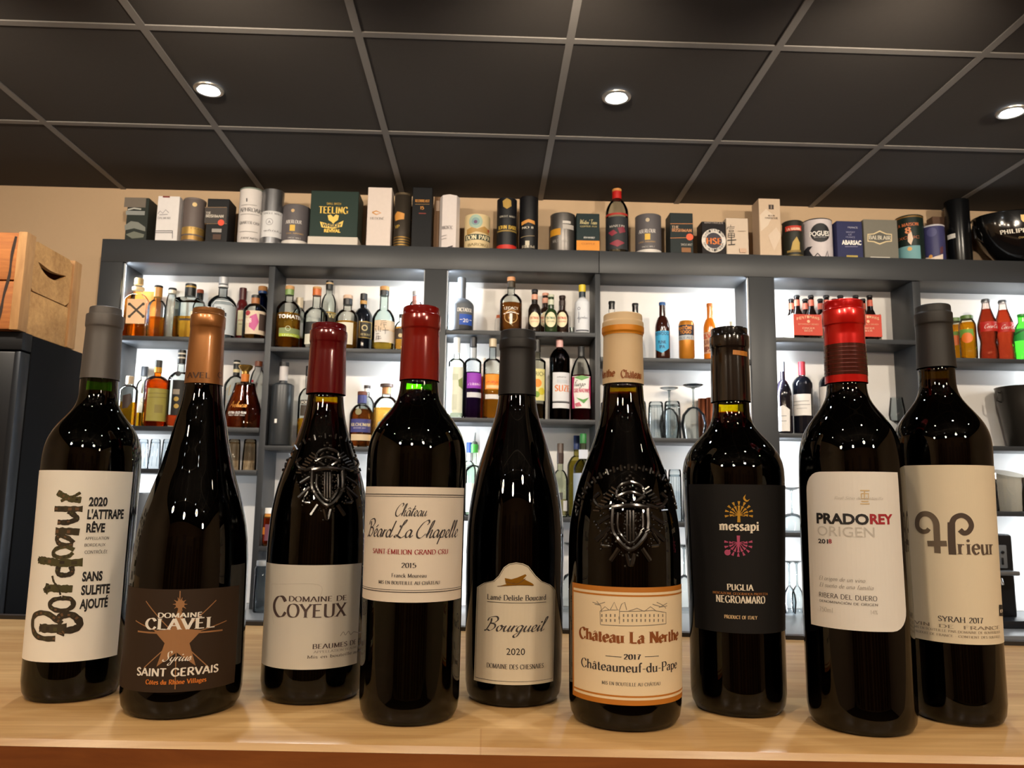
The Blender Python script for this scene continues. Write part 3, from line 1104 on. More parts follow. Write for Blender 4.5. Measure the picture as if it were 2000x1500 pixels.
for q, w in (('168,886 110,886 62,868 42,820 48,765 82,742 130,748 178,782 205,802', 24), ('80,825 150,830 232,825', 38), ('178,790 205,757 260,752 298,782 303,812 270,834 210,845 195,866', 30),
             ('205,657 155,670 138,700 168,724 225,727 268,700 256,664 205,657', 20), ('110,622 135,602 200,605 265,606', 34), ('112,628 126,575', 16), ('195,608 162,568 152,532', 9), ('190,612 198,640', 8),
             ('75,442 130,450 200,460 322,456', 34), ('188,470 184,518 225,529 262,513 258,478', 22), ('274,386 225,368 172,382 158,410 188,428 240,423 268,402', 18),
             ('268,360 198,354 178,326 194,307 240,320 272,346', 20), ('170,281 230,281 304,286', 32), ('182,230 240,231 288,210 266,184 242,168', 24), ('165,155 240,156 322,156', 26), ('182,62 215,82 258,100 314,106', 28), ('310,64 270,86 232,98 200,112', 13)):
    w /= 2.885
    ph = random.uniform(0, 6)
    nk = len(q.split())
    L.line(zpts(q, 50, 940, 2.885), w * 1.02, bark[nk % 3], .0004, True, lambda c: 1 + .09 * math.sin(ph + c * 23) + .07 * math.sin(ph * 2 + c * 57))
    pts = catmull(zpts(q, 50, 940, 2.885), False, 4)
    for i in range(0, len(pts) - 2, 2):
        o_ = random.uniform(-.22, .22) * w
        L.line([(pts[i][0] + o_, pts[i][1] + o_ * .5), (pts[i + 1][0] + o_, pts[i + 1][1] + o_ * .5)], w * random.uniform(.3, .5), random.choice(bark), .00046, False)
L.done()

# --- 2: copper capsule, brown label with star
CAPC[2] = ((405, 609), (353, 1410))
h = hero(2, 'wine bottle with copper capsule and brown label with a copper star', -.3468, .682 * K, 0,
         [(751, 434), (775, 434.5), (800, 437), (825, 443), (862, 447), (895, 454), (925, 459), (950, 466), (992, 477), (1040, 484), (1100, 485), (1180, 481.5), (1300, 476), (1350, 473.5)],
         [(607, 434), (609, 438), (612, 440), (616, 440.5), (619, 440.5), (622, 441.5), (644, 441.5), (648, 440), (690, 437.5), (745, 435)], 752, 757, '#6b5a1e', foil)
L = Lab(h)
brn = M('#35271b', .65, 0, .2, noise=.03, name='brown_label')
L.sheet(-1.32, 1.32, (356, 1151), (344, 1352), brn)
cop = M('#a3744a', .45, .1, name='copper_ink')
wht = M('#ece4d6', .6)
L.poly(zpts('755,830 835,822 880,700 905,820 985,826 925,890 955,1000 862,935 765,1005 805,890', 0), cop, .0004)
for q in ('715,685 860,850', '1055,680 870,850', '665,780 860,860', '1105,780 870,860', '705,1010 860,870', '1020,1010 870,870', '855,1115 862,870', '880,635 878,700', '675,832 1085,826'):
    L.line(zpts(q, 0), 1.6 if q[:3] != '675' else 2.6, cop, .00037, False, lambda c: 1.0)
for i in range(10):
    a = i * math.pi / 5
    L.line([(352 + 3 * math.cos(a), 1180 + 3 * math.sin(a)), (352 + 14 * math.cos(a), 1180 + 14 * math.sin(a))], 3, cop, .0005, False, lambda c: 1.2 - c)
L.dot(352, 1180, 7, cop, .0005)
L.t('DOMAINE', 'grob', 309, 394, 1206, 9, wht, .0006)
L.t('CLAVEL', 'serb', 284, 418, 1229, 21, wht, .0006)
L.t('Syrius', 'scr', 317, 374, 1291, 19, wht, .0006)
L.t('SAINT GERVAIS', 'grob', 268, 425, 1320, 15, wht, .0006)
L.t('Côtes du Rhône Villages', 'serb', 285, 402, 1336, 9, M('#d0762a', .5), .0006)
L.done(lab='brown paper label with copper star')
L = Lab(h, h['crf'])
dk = M('#3d1f0c', .5)
L.t('AVEL', 'serl', 366, 410, 738, 11, dk, .0005)
L.t('C', 'serl', 424, 431, 738, 11, dk, .0005)
L.done('embossed_name', parent=h['root'].children[2])


def crest(h, cx, cy, k, beads, m):
    """Raised glass coat of arms on the shoulder: tubes and beads that sit on the bottle's surface."""
    g = G()
    s = h['D'] / F * k

    def pt(x, y, o=.0004):
        u, z = unwrap(h, cx + x * k, cy + y * k, h['rf'])
        return cyl_map(h['rf'])(u, z, o)

    def tb(pts, r=.0009, closed=False):
        q = catmull(pts, closed, 4)
        g.tube([pt(*a) for a in q], r * 1.3, m, 6, closed)

    def bead(x, y, r=.0011):
        p = Vector(pt(x, y, 0))
        bm = bmesh.new()
        bmesh.ops.create_icosphere(bm, subdivisions=1, radius=r)
        bm.verts.index_update()
        g.add([p + q.co for q in bm.verts], [[q.index for q in f.verts] for f in bm.faces], m)
        bm.free()
    tb([(-34, -18), (-34, 22), (-18, 50), (0, 62), (18, 50), (34, 22), (34, -18)], .0012)
    tb([(-24, -10), (-24, 20), (-12, 42), (0, 50), (12, 42), (24, 20), (24, -10)], .0008)
    tb([(-36, -20), (0, -24), (36, -20)], .0013)
    for x in (-6, 0, 6):
        tb([(x, -14), (x, 20), (x, 44)], .0008)
    for sgn in (-1, 1):
        tb([(sgn * 30, -26), (sgn * 56, -20), (sgn * 70, -36), (sgn * 60, -48)], .001)
        tb([(sgn * 66, 44), (sgn * 40, 20)], .0013)
        tb([(sgn * 38, 84), (sgn * 22, 60)], .0013)
        tb([(sgn * 62, 10), (sgn * 40, -4)], .001)
        tb([(sgn * 8, -30), (sgn * 26, -44), (sgn * 20, -62), (0, -70)], .001)
        tb([(sgn * 44, 30), (sgn * 56, 52), (sgn * 40, 56)], .0008)
    tb([(-28, -40), (0, -50), (28, -40)], .001)
    tb([(-8, 70), (0, 96), (8, 70)], .0012)
    for a in range(0, 360, 14):
        t_ = math.radians(a)
        bead(46 * math.cos(t_), 14 + 58 * math.sin(t_), .0009)
    for (x, y) in ((0, -82), (-6, -76), (6, -76), (0, -60), (-12, -56), (12, -56), (0, 82), (-14, 74), (14, 74)):
        bead(x, y, .0014)
    random.seed(11)
    for i in range(9):
        for j in range(3):
            bead(-9 + j * 9 + random.uniform(-2, 2), -8 + i * 7.5, .0012)
    for sgn in (-1, 1):
        for i in range(8):
            g.tube([pt(sgn * (24 + i * 5), -52 + i * 5.5), pt(sgn * (36 + i * 5), -60 + i * 6.5)], .0009, m, 5)
        for i in range(9):
            bead(sgn * (38 + i * 4), 26 - i * 6 + 30, .001)
    for i in range(110):
        x, y = random.gauss(0, 30), random.gauss(5, 34)
        if abs(x) < 74:
            bead(x, y, random.uniform(.0007, .0013))
    for i in range(beads):
        a = math.radians(200 + 140 * i / max(1, beads - 1))
        x, y = 112 * math.cos(a), 20 + 118 * math.sin(a)
        if i % 2:
            g.tube([pt(x * .96, y * .97 + 3), pt(x * 1.05, y * 1.03 - 3)], .0009, m, 5)
        else:
            bead(x, y, .0015)
    return g.obj('embossed_crest', h['root'], label='raised glass coat of arms on the shoulder')


m_emb = M('#1a1612', .2, 0, 1.0, name='raised_glass')

# --- 3: red capsule, cream-grey label (behind 4)
CAPC[3] = ((643, 637), (605, 1382))
h = hero(3, 'wine bottle with dark red capsule and embossed shoulder, grey-cream label partly hidden', -.2034, .695 * K, 0,
         [(770, 602), (790, 599), (800, 597.5), (825, 591), (850, 582), (875, 572), (907, 558), (927, 549.5), (950, 541), (975, 535), (988, 531), (1060, 522), (1108, 519), (1220, 514), (1335, 509)],
         [(636, 614), (638, 610), (646, 608.5), (650, 607.5), (653, 606.5), (671, 606), (675, 607), (720, 604), (765, 602)], 771, 787, '#c9b41c', foil_mat('#650d12', .14, .2))
L = Lab(h)
gp = M('#c9c2b4', .7, noise=.015, name='grey_cream_paper')
L.sheet(-1.15, 1.2, (610, 1104), (602, 1308), gp)
brn2 = M('#4a3a36', .6)
L.t('C', 'ser', 533, 560, 1204, 40, brn2)
L.t('DOMAINE DE', 'ser', 564, 676, 1175, 10, brn2)
L.t('OYEUX', 'ser', 560, 676, 1206, 26, brn2)
L.t('BEAUMES DE VENISE', 'ser', 610, 722, 1263, 9, brn2)
L.t('APPELLATION BEAUMES DE VENISE', 'serl', 612, 722, 1271, 4.5, M('#8f877c', .6))
L.t('Mis en bouteille au domaine', 'serl', 600, 722, 1282, 6, M('#6d655c', .6))
L.line(zpts('535,855 550,835 560,850 575,832 585,848 600,835 620,838 640,836', 450), 1.3, M('#8f877c', .6))
for q in ('205,600 200,700 215,800', '205,600 430,605 425,700'):
    L.line(zpts(q, 450), 1.2, M('#bdb6a8', .7), .0004)
L.done()
crest(h, 640, 935, .85, 24, m_emb)

# --- 4: bright red capsule, cream label
CAPC[4] = ((825, 604), (796, 1426))
h = hero(4, 'tall wine bottle with bright red capsule and cream label with script lettering', -.0875, .624 * K, 0,
         [(745, 855.5), (775, 856.5), (788, 860), (798, 864), (807, 876), (825, 889), (840, 899), (857, 906.5), (875, 909.5), (900, 910.5), (947, 909), (1050, 905.5), (1167, 902), (1280, 899), (1370, 896)],
         [(603, 852), (605, 856), (612, 858), (616, 858.5), (620, 859.5), (624, 861), (645, 861), (650, 858.5), (700, 857), (740, 856)], 745, 763, '#8be81c', foil_mat('#86140d', .14, .2))
L = Lab(h)
crm = M('#e6d9c6', .72, noise=.015, name='cream_paper')
u0, u1, v0, v1 = L.sheet(-1.42, 1.36, (808, 951), (803, 1177), crm)
red = M('#9c1f1f', .55)
gr = M('#3a3432', .6)
for yy, w in ((963, 1.4), (967, .8), (1153, .8), (1157, 1.4)):
    v = L.p(806, yy + (3 if yy < 1000 else 0))[1]
    w2 = w * .0004
    patch(L.g, L.mp, u0, u1, v - w2 / 2, v + w2 / 2, gr, .0004, 60)
L.t('Château', 'scr', 772, 834, 1008, 24, gr)
L.t('Béard La Chapelle', 'scr', 719, 893, 1050, 33, gr)
L.t('SAINT-ÉMILION GRAND CRU', 'ser', 729, 874, 1083, 9.5, red)
L.t('2015', 'ser', 784, 813, 1109, 9.5, gr)
L.t('Franck Moureau', 'serl', 765, 833, 1128, 7.5, gr)
L.t('MIS EN BOUTEILLE AU CHÂTEAU', 'ser', 740, 858, 1142, 6.5, gr)
L.done()

# --- 5: black capsule, arched label
CAPC[5] = ((1015, 649), (1001, 1388))
h = hero(5, 'wine bottle with matt black capsule and arched cream label with gold emblem', .0385, .677 * K, 0,
         [(772, 1045.5), (800, 1048.5), (820, 1053), (842, 1060), (865, 1067.5), (895, 1077), (925, 1085.5), (960, 1092), (992, 1097.5), (1032, 1101), (1092, 1101.5), (1180, 1100), (1300, 1097), (1345, 1095)],
         [(648, 1037), (650, 1042), (655, 1045), (664, 1046), (668, 1047.5), (683, 1048), (688, 1045.5), (730, 1045.5), (768, 1045.8)], 773, 774, '#4a3a14', M('#1f1e1e', .5, .2, name='black_foil'))
L = Lab(h)
out = zpts('190,1070 205,617 215,610 238,596 285,585 310,562 335,520 360,503 395,496 430,502 455,514 490,560 520,588 560,604 576,618 585,632 575,1083', 850)
bot_c = L.p(1005, 1338)
q = [L.p(*a) for a in out]
q[0] = (q[0][0], bot_c[1])
q[-1] = (q[-1][0], bot_c[1])
cm = M('#d6c9b0', .7, noise=.015, name='parchment_paper')
V, Fc = split_uv(q, [tuple(range(len(q)))], .003, .004)
put(L.g, L.mp, V, Fc, cm, .0002)
cx, czz = sum(a[0] for a in q) / len(q), sum(a[1] for a in q) / len(q)
inn = [(cx + (a[0] - cx) * .955, czz + (a[1] - czz) * .965) for a in q]
V, Fc = ribbon(inn + [inn[0]], lambda a, b, c: .00035)
V, Fc = split_uv(V, Fc, .003, .004)
put(L.g, L.mp, V, Fc, gr, .0004)
gold = M('#b07a1e', .35, .7, name='gold_ink')
L.poly(zpts('310,612 350,606 375,606 345,600 340,572 372,578 400,570 440,553 446,560 430,576 470,596 482,606 420,606', 850), gold)
L.line(zpts('345,590 400,600 440,575', 850), 1.2, M('#6b4510', .5), .0005)
L.line(zpts('305,612 400,607 480,608', 850), 1, M('#6b4510', .5), .0005)
L.t('Lamé Delisle Boucard', 'ser', 952, 1066, 1173, 10.5, gr)
L.hline(952, 1066, 1177.5, .9, gr)
L.t('Bourgueil', 'scr', 946, 1070, 1234, 27, gr)
L.t('2020', 'sans', 989, 1025, 1279, 12.5, ink)
L.t('DOMAINE DES CHESNAIES', 'ser', 951, 1061, 1307, 9, gr)
L.done()

# --- 6: cream capsule, orange-bordered label, crest
CAPC[6] = ((1218, 615), (1222, 1436))
cc = M('#d9bd93', .5, .0, name='cream_foil')
h = hero(6, 'wine bottle with cream and orange capsule, glass crest and orange-edged cream label', .1742, .625 * K, 0,
         [(751, 1255.5), (775, 1257), (800, 1260), (825, 1265), (850, 1272.5), (875, 1282), (905, 1293.5), (937, 1306), (970, 1315), (1000, 1322), (1030, 1327), (1068, 1329.5), (1140, 1330.5), (1300, 1331.5), (1375, 1331)],
         [(615, 1247), (617, 1251), (623, 1254.5), (628, 1255), (629.5, 1257.5), (652, 1257.5), (655, 1255.5), (700, 1255.5), (746, 1255.8)], 752, 768, '#b9a418', cc)
L = Lab(h)
op = M('#bd741f', .55)
lp = M('#ecd6b0', .7, noise=.015, name='warm_cream_paper')
u0, u1, v0, v1 = L.sheet(-1.3, 1.36, (1222, 1147), (1222, 1378), op)
patch(L.g, L.mp, u0 + .0026, u1, v0 + .0035, v1 - .0035, lp, .0003, 60, 24)
for v in (v0 + .0058, v1 - .0058):
    patch(L.g, L.mp, u0 + .0026, u1, v - .0006, v + .0006, op, .0004, 60)
bo = M('#8c4c1c', .55)
L.t('Château La Nerthe', 'goth', 1132, 1324, 1256, 22, bo)
L.t('2017', 'serb', 1218, 1252, 1288, 10, gr)
L.hline(1183, 1214, 1282, 1, gr)
L.hline(1259, 1286, 1282, 1, gr)
L.t('Châteauneuf-du-Pape', 'ser', 1136, 1321, 1313, 18, gr)
L.t('MIS EN BOUTEILLE AU CHÂTEAU', 'serl', 1176, 1289, 1340, 6.5, gr)
gg = M('#8d7f6c', .7)
for q in ('810,800 1125,795', '808,800 806,735 850,728 900,728 900,795', '900,735 1060,730 1125,740 1125,795', '806,735 830,712 850,728', '855,728 875,690 890,728', '900,728 910,700 925,690 935,728', '1020,735 1050,712 1080,735', '940,735 985,720 1020,735',
          '770,690 800,700 830,690', '790,685 810,710 815,740', '780,700 810,705', '1060,700 1100,712 1130,695', '1080,690 1110,705 1125,720', '1090,715 1130,708'):
    L.line(zpts(q, 850), 1.3, gg, .00042, False)
for x in range(815, 1120, 21):
    for y in ((748, 772) if 900 < x < 1120 or x < 895 else (760,)):
        L.line(zpts('%d,%d %d,%d' % (x, y, x, y + 14), 850), 2.4, gg, .00042, False)
L.done(lab='cream label with orange border')
L = Lab(h, h['crf'])
za, zb = L.p(1218, 633)[1], L.p(1218, 650)[1]
patch(L.g, L.mp, -.05, .05, zb, za, M('#d98a1c', .45, .2), .0003, 80, 8)
L.done('printed_band', 'orange band', h['root'].children[2])
L = Lab(h, h['crf'])
L.t('Nerthe', 'goth', 1158, 1202, 738, 14, bo, .0004)
L.t('Château', 'goth', 1212, 1252, 738, 15, bo, .0004)
L.done('printed_name', 'brown lettering', h['root'].children[2])
crest(h, 1231, 1011, 1.0, 40, m_emb)

# --- 7: glossy black capsule, black label with tree
CAPC[7] = ((1428, 642), (1440, 1406))
h = hero(7, 'wine bottle with glossy black capsule and black label with gold and pink trees', .3066, .680 * K, 0,
         [(785, 1463.5), (812, 1465), (825, 1467), (838, 1474), (852, 1490), (867, 1508), (885, 1522), (905, 1530.5), (925, 1533.5), (960, 1533.5), (1100, 1533.5), (1220, 1533.5), (1340, 1533.5), (1370, 1533)],
         [(641, 1453), (643, 1458), (649, 1462), (656, 1464), (660, 1465), (678, 1465), (683, 1462.5), (730, 1462.5), (780, 1463)], 786, 806, '#b8ab1c', M('#17120f', .14, .2, .6, .8, name='gloss_black_foil'))
L = Lab(h)
L.sheet(-1.32, 1.36, (1436, 946), (1440, 1237), M('#191716', .65, 0, .2, noise=.03, name='black_paper'))
cwh = M('#e8dcc6', .6)
gld = M('#c9962e', .4, .3)
pnk = M('#b0486a', .5)
for sgn, cy_, col in ((1, 1000, gld), (-1, 1069, pnk)):
    bx_, by_ = (1443, 1020) if sgn > 0 else (1442, 1046)
    L.line([(bx_, by_), (bx_, by_ - sgn * 18), (bx_, by_ - sgn * 32)], 4, col, .0005, True, lambda c: 1.3 - .8 * c)
    for a in range(-100, 101, 25):
        t_ = math.radians(a)
        for rr in (13, 22):
            x = bx_ + rr * 1.05 * math.sin(t_)
            y = by_ - sgn * (16 + rr * .95 * math.cos(t_))
            L.line([(x - 3.2 * math.sin(t_), y + sgn * 3.2 * math.cos(t_)), (x + 4.2 * math.sin(t_), y - sgn * 4.2 * math.cos(t_))], 5.5, col, .0005, True, lambda c: .25 + 1.5 * c * (1.35 - c))
        L.line([(bx_, by_ - sgn * 14), (bx_ + 12 * math.sin(t_), by_ - sgn * (14 + 12 * math.cos(t_)))], 1.2, col, .00048, False)
L.line([(1456, 966), (1453, 973), (1458, 978.5), (1464, 975)], 3.4, gld, .0005, True, lambda c: max(.1, math.sin(c * math.pi)))
L.dot(1421, 1079, 5, pnk)
L.t('messapi', 'serb', 1405, 1482, 1036, 18, cwh)
L.t('PUGLIA', 'serb', 1420, 1472, 1153, 11.5, cwh)
L.t('INDICAZIONE GEOGRAFICA PROTETTA', 'serl', 1393, 1499, 1162, 4.5, M('#b8793a', .5))
L.t('NEGROAMARO', 'serb', 1399, 1494, 1178, 13.5, cwh)
L.t('PRODUCT OF ITALY', 'serb', 1415, 1479, 1209, 6.5, M('#d8b98a', .5))
L.done(lab='black paper label')
L = Lab(h, h['crf'])
L.line([(1431, 688), (1445, 689.5), (1458, 692)], 9, M('#c07a2a', .5), .0006, False)
L.done('tear_tab', 'small orange tear tab', h['root'].children[2])

# --- 8: red foil capsule, white label with round corners
CAPC[8] = ((1649, 588), (1684, 1442))
h = hero(8, 'wine bottle with shiny red banded capsule and off-white label with rounded corners', .4395, .666 * K, 0,
         [(750, 1614), (770, 1615.5), (785, 1613), (795, 1605), (808, 1595), (825, 1580), (840, 1570.5), (857, 1564.5), (875, 1561), (900, 1559.5), (950, 1560), (1050, 1563.5), (1200, 1568), (1300, 1572.5), (1370, 1576)],
         [(587, 1618), (589, 1614), (598, 1612.5), (602, 1611.5), (607, 1609.5), (632, 1609.5), (637, 1612), (690, 1613), (745, 1614)], 750, 757, '#7a6418', foil_mat('#d8150f', .2, .5))
L = Lab(h)
wp = M('#e6e0d6', .7, noise=.012, name='off_white_paper')
c0 = L.p(1665, 921)[1], L.p(1690, 1233)[1]
ul, ur = L.p(1580, 1080)[0], L.p(1761, 1060)[0]
vt, vb = c0
rc = .0135
o8 = [(ul, vb)] + [(ul, vt - rc)] + [(ul + rc - rc * math.cos(a), vt - rc + rc * math.sin(a)) for a in (math.pi / 12 * i for i in range(1, 7))] + [(ur, vt), (ur, vb + rc)] + [(ur - rc + rc * math.cos(a), vb + rc - rc * math.sin(a)) for a in (math.pi / 12 * i for i in range(1, 7))]
V, Fc = split_uv(o8, [tuple(range(len(o8)))], .003, .004)
put(L.g, L.mp, V, Fc, wp, .0002)
lg = M('#c4bdb2', .6)
lgo = M('#d3b98c', .5, .2)
L.t('PRADO', 'black', 1596, 1697, 1023, 19, ink)
L.t('REY', 'black', 1699, 1743, 1023, 18, M('#a3202a', .5))
L.t('ORIGEN', 'sans', 1598, 1708, 1048, 19, lg)
L.t('201', 'bold', 1599, 1618, 1061, 8, ink)
L.t('8', 'bold', 1619, 1625, 1061, 8, M('#a3202a', .5))
L.t('Real Sitio de Ventosilla', 'ital', 1630, 1724, 976, 6, lg)
for q in ('450,145 495,145', '470,145 470,185', '455,160 490,160 490,185 455,185 455,160', '450,210 495,210', '455,198 490,198'):
    L.line(zpts(q, 1500), 2, lgo, .00045, False)
L.t('El origen de un vino', 'ital', 1601, 1690, 1136, 8, M('#9d968c', .6))
L.t('El sueño de una familia', 'ital', 1602, 1706, 1150, 8, M('#9d968c', .6))
L.t('RIBERA DEL DUERO', 'gro', 1601, 1713, 1171, 9, gr)
L.t('DENOMINACIÓN DE ORIGEN', 'gro', 1602, 1714, 1181, 4.5, gr)
L.t('750ml', 'gro', 1602, 1627, 1195, 9, lg)
L.t('14%', 'gro', 1700, 1714, 1200, 8, lg)
L.done(lab='off-white label with two rounded corners')
L = Lab(h, h['crf'])
za, zb = L.p(1655, 669)[1], L.p(1655, 730)[1]
dkr = foil_mat('#4a150c', .2, .5)
patch(L.g, L.mp, -.043, .043, zb, za, dkr, .0002, 80, 12)
for i in range(7):
    z = za + (zb - za) * (.12 + .13 * i)
    patch(L.g, L.mp, -.043, .043, z - .0003, z + .0003, M('#58140b', .3, .3), .0003, 80, 1)
L.done('dark_band', 'dark band with thin red lines', h['root'].children[2])

# --- 9: dark grey capsule, cream label, right end
CAPC[9] = ((1821, 596), (1872, 1422))
h = hero(9, 'rightmost wine bottle with dark grey capsule and cream label with curled letter', .5343, .726 * K, 0,
         [(719, 1865.5), (750, 1867.5), (770, 1870.5), (782, 1877), (795, 1894), (812, 1913), (827, 1925.5), (842, 1934), (862, 1939.5), (887, 1940.5), (910, 1941.5), (1000, 1946), (1100, 1952), (1256, 1961), (1360, 1967)],
         [(595, 1846), (597, 1853), (601, 1857), (606, 1859), (611, 1861), (629, 1861.5), (634, 1860), (680, 1862.5), (714, 1865)], 720, 742, '#a08418', M('#2a2826', .5, .15, name='dark_grey_foil'))
L = Lab(h)
L.sheet(1765, 1.38, (1850, 908), (1865, 1257), M('#e2d3b6', .72, noise=.015, name='cream_paper_two'))
tau = M('#6b5b4a', .6)
pz = lambda q: zpts(q, 1770, 980, 6.684)
L.line(pz('300,352 270,384 210,384 152,330 152,232 200,168 270,157 340,192 390,272 400,400 405,520 410,670'), 9, tau, .00045, True, lambda c: .72 + .3 * min(1, c * 1.6))
L.line(pz('280,545 530,545'), 9, tau, .00046, False)
dkb = M('#4a3a2e', .6)
L.line(pz('588,270 590,400 595,550 605,690'), 10.5, dkb)
L.line(pz('588,300 630,212 720,178 808,222 848,310 810,388 750,408 698,365'), 8, dkb, .00046)
L.t('rieur', 'ser', 1870, 1939, 1083, 31, M('#57473a', .6))
L.t('SYRAH 2017', 'serl', 1833, 1920, 1216, 10.5, gr)
gg = M('#8d7f6c', .6)
L.t('VIN  DE  FRANCE', 'serl', 1787, 1951, 1228, 6.5, gg)
L.t('MIS EN BOUTEILLE PAR DOMAINE DE BOUTEILLER', 'serl', 1788, 1952, 1236, 4.5, gg)
L.t('PRODUIT DE FRANCE - CONTIENT DES SULFITES', 'serl', 1788, 1952, 1245, 4.5, gg)
L.poly([(1950, 1181), (1958, 1181), (1958.6, 1203), (1950.6, 1203)], ink)
L.t('B', 'sans', 1952, 1957, 1196, 6, cwh, .0006)
L.done()


# ================================================================== things on the shelves
def sc(x, y, Y):
    return abs(at_y(x + 10, y, Y)[0] - at_y(x - 10, y, Y)[0]) / 20


def above(sh):
    if sh in ('T',):
        return CEIL
    if sh == 'C':
        return 9
    b, q = sh[:2], sh[2]
    return ZS if q == 'A' else SZ[b + 'ABC'['ABC'.index(q) - 1]] - .02


def finish(o, label, cat, group):
    o['label'] = label
    o['category'] = cat
    if group:
        o['group'] = group
    return o


def prints(g, mp, cx, R, Y, X, zb, items, curved=True, step=0):
    """labels and lettering, measured on the photo: ('p', x0,x1,y0,y1,colour) panel, ('t', text,style,x0,x1,y,h,colour), ('d', x,y,r,colour), ('r', x,y,r0,r1,colour), ('l', pts,w,colour)"""
    s = sc(cx, 600, Y)

    def uv(x, y):
        q = at_y(x, y, Y - R)
        du = q[0] - X
        if curved:
            du = R * math.asin(max(-1, min(1, du / R)))
        return du, q[1] - zb
    for k, it in enumerate(items):
        o = .0006 + .0003 * k
        if it[0] == 'p':
            _, x0, x1, y0, y1, c = it[:6]
            xm, ym = (x0 + x1) / 2, (y0 + y1) / 2
            patch(g, mp, uv(x0, ym)[0], uv(x1, ym)[0], max(.0008, uv(xm, y1)[1]), uv(xm, y0)[1], M(c, .6), o, 16 if curved else 1)
        elif it[0] == 't':
            _, tx, st, x0, x1, y, h, c = it
            v0 = uv((x0 + x1) / 2, y)[1]
            v1 = uv((x0 + x1) / 2, y - h)[1]
            words(g, mp, tx, st, uv(x0, y)[0], uv(x1, y)[0], v0, v1 - v0, M(c, .5, .3 if c in ('#d9b24a', '#e8c25a', '#c98a3c') else 0), o, .006 if curved else 0)
        elif it[0] == 'd':
            u, v = uv(it[1], it[2])
            disc(g, mp, u, v, it[3] * s, M(it[4], .5), o, step=.006 if curved else 0)
        elif it[0] == 'r':
            u, v = uv(it[1], it[2])
            ring(g, mp, u, v, it[3] * s, it[4] * s, M(it[5], .5), o)
        elif it[0] == 'l':
            q = [uv(*a) for a in it[1]]
            V, Fc = ribbon(q, lambda a, b, c: it[2] * s)
            put(g, mp, V, Fc, M(it[3], .5), o, .006 if curved else 0)
        elif it[0] == 'f':
            q = [(a_, max(.0008, b_)) for a_, b_ in (uv(*a) for a in it[1])]
            put(g, mp, *fan(q), M(it[2], .5), o, .006 if curved else 0)


def bottle(sh, cx, w, top, neck, shou, nw, capb, glass, cap, label, liq=None, items=(), name='spirit_bottle', cat='bottle', group=None, dy=0.0, opaque=False, capw=None, sq=None, base=None, taper=1.0, tops=(), capname='cap', cork=None, rough=0.05, liqr=.9, labname='label', items2=()):
    zb = SZ[sh] + .0006
    Y = YF + .05
    R_ = w / 2 * sc(cx, (top + neck) / 2, Y)
    back = dy == 'b'
    if back:
        R_ *= YB / (YF + .05)
    Y = (YB - .007 - R_) if back else YF + .005 + R_ + dy
    s = sc(cx, (top + shou) / 2, Y)
    R_ = w / 2 * s
    X = at_y(cx, shou, Y)[0]
    z = lambda y: at_y(cx, y, Y)[1] - zb
    rn = nw / 2 * s
    root = thing(name, label, cat, (X, Y, zb), group)
    zs, zn, zc, zt = z(shou), z(neck), z(capb), z(top)
    lim = above(sh) - zb - .004
    if zt > lim:                                # must stay under the shelf above
        kz = lim / zt
        z0_ = z
        z = lambda y: z0_(y) * kz
        zs, zn, zc, zt = z(shou), z(neck), z(capb), z(top)
    pr = [(R_ * taper * .86, 0), (R_ * taper * .97, .003), (R_ * taper, .009)]
    if shou < neck:
        zs = zn
    n = 9
    for i in range(n + 1):
        t = i / n
        if neck < shou:
            e = 0.5 - 0.5 * math.cos(math.pi * t)
            e = 0.3 * e + 0.7 * (1 - math.sqrt(max(0, 1 - min(1, t * 1.02) ** 2)))
            pr.append((R_ + (rn - R_) * e, zs + (zn - zs) * t))
    pr += [(rn * .97, zc - .001), (rn * .97, zt - .004), (rn * .9, zt - .002)]
    sg = 36
    gm = M(glass, rough, 0, .5) if opaque else thin_glass(glass, 1.6, 1.28)
    g = G().lathe(pr, gm, sg, sq=sq)
    g.obj('body' if opaque else 'glass_body', root)
    if cap:
        cw = (capw / 2 * s) if capw else rn * 1.07
        cm = M(cap, .4, .2 if cap in ('#b9bcc2', '#8f9399') else 0)
        zk = zt
        if cork:
            zk = z(cork[0])
            G().lathe([(rn * .92, zk - .002), (cw * 1.02, zk), (cw * 1.02, zt - .002), (cw * .9, zt)], M(cork[1], .7), 24).obj('cork', root)
        G().lathe([(cw, zc), (cw, zk - .0015), (cw * .92, zk)], cm, 24).obj(capname, root)
    for (y0, y1, c, k) in tops:
        G().lathe([(rn * k, z(y1)), (rn * k, z(y0))], M(c, .45), 24).obj('neck_band', root)
    if liq:
        zl = min(z(liq[1]), zn)
        lp = []
        for r, q in pr:
            if q < zl:
                lp.append((max(.002, r - .0028), max(q, .007)))
        if lp[-1][1] < zl - 1e-4:
            # radius at the surface
            for a, b in zip(pr, pr[1:]):
                if a[1] <= zl <= b[1] and b[1] > a[1]:
                    lp.append((max(.002, a[0] + (b[0] - a[0]) * (zl - a[1]) / (b[1] - a[1]) - .0028), zl))
                    break
        q2 = [lp[0]]
        for p in lp[1:]:
            if p[1] > q2[-1][1] + 1e-5:
                q2.append(p)
        if len(q2) > 1:
            G().lathe(q2, liquid(liq[0]), 28, sq=sq).obj('liquid', root)
    if items:
        g = G()
        mp = flat_map(-R_) if sq else cyl_map(lambda v: R_)if False else (flat_map(-R_) if sq else cyl_map(R_))
        prints(g, mp, cx, R_, Y, X, zb, items, curved=not sq)
        g.obj(labname, root, smooth=False)
    if items2:
        g = G()
        prints(g, cyl_map(R_), cx, R_, Y, X, zb, items2)
        g.obj('lettering', root, smooth=False)
    return root


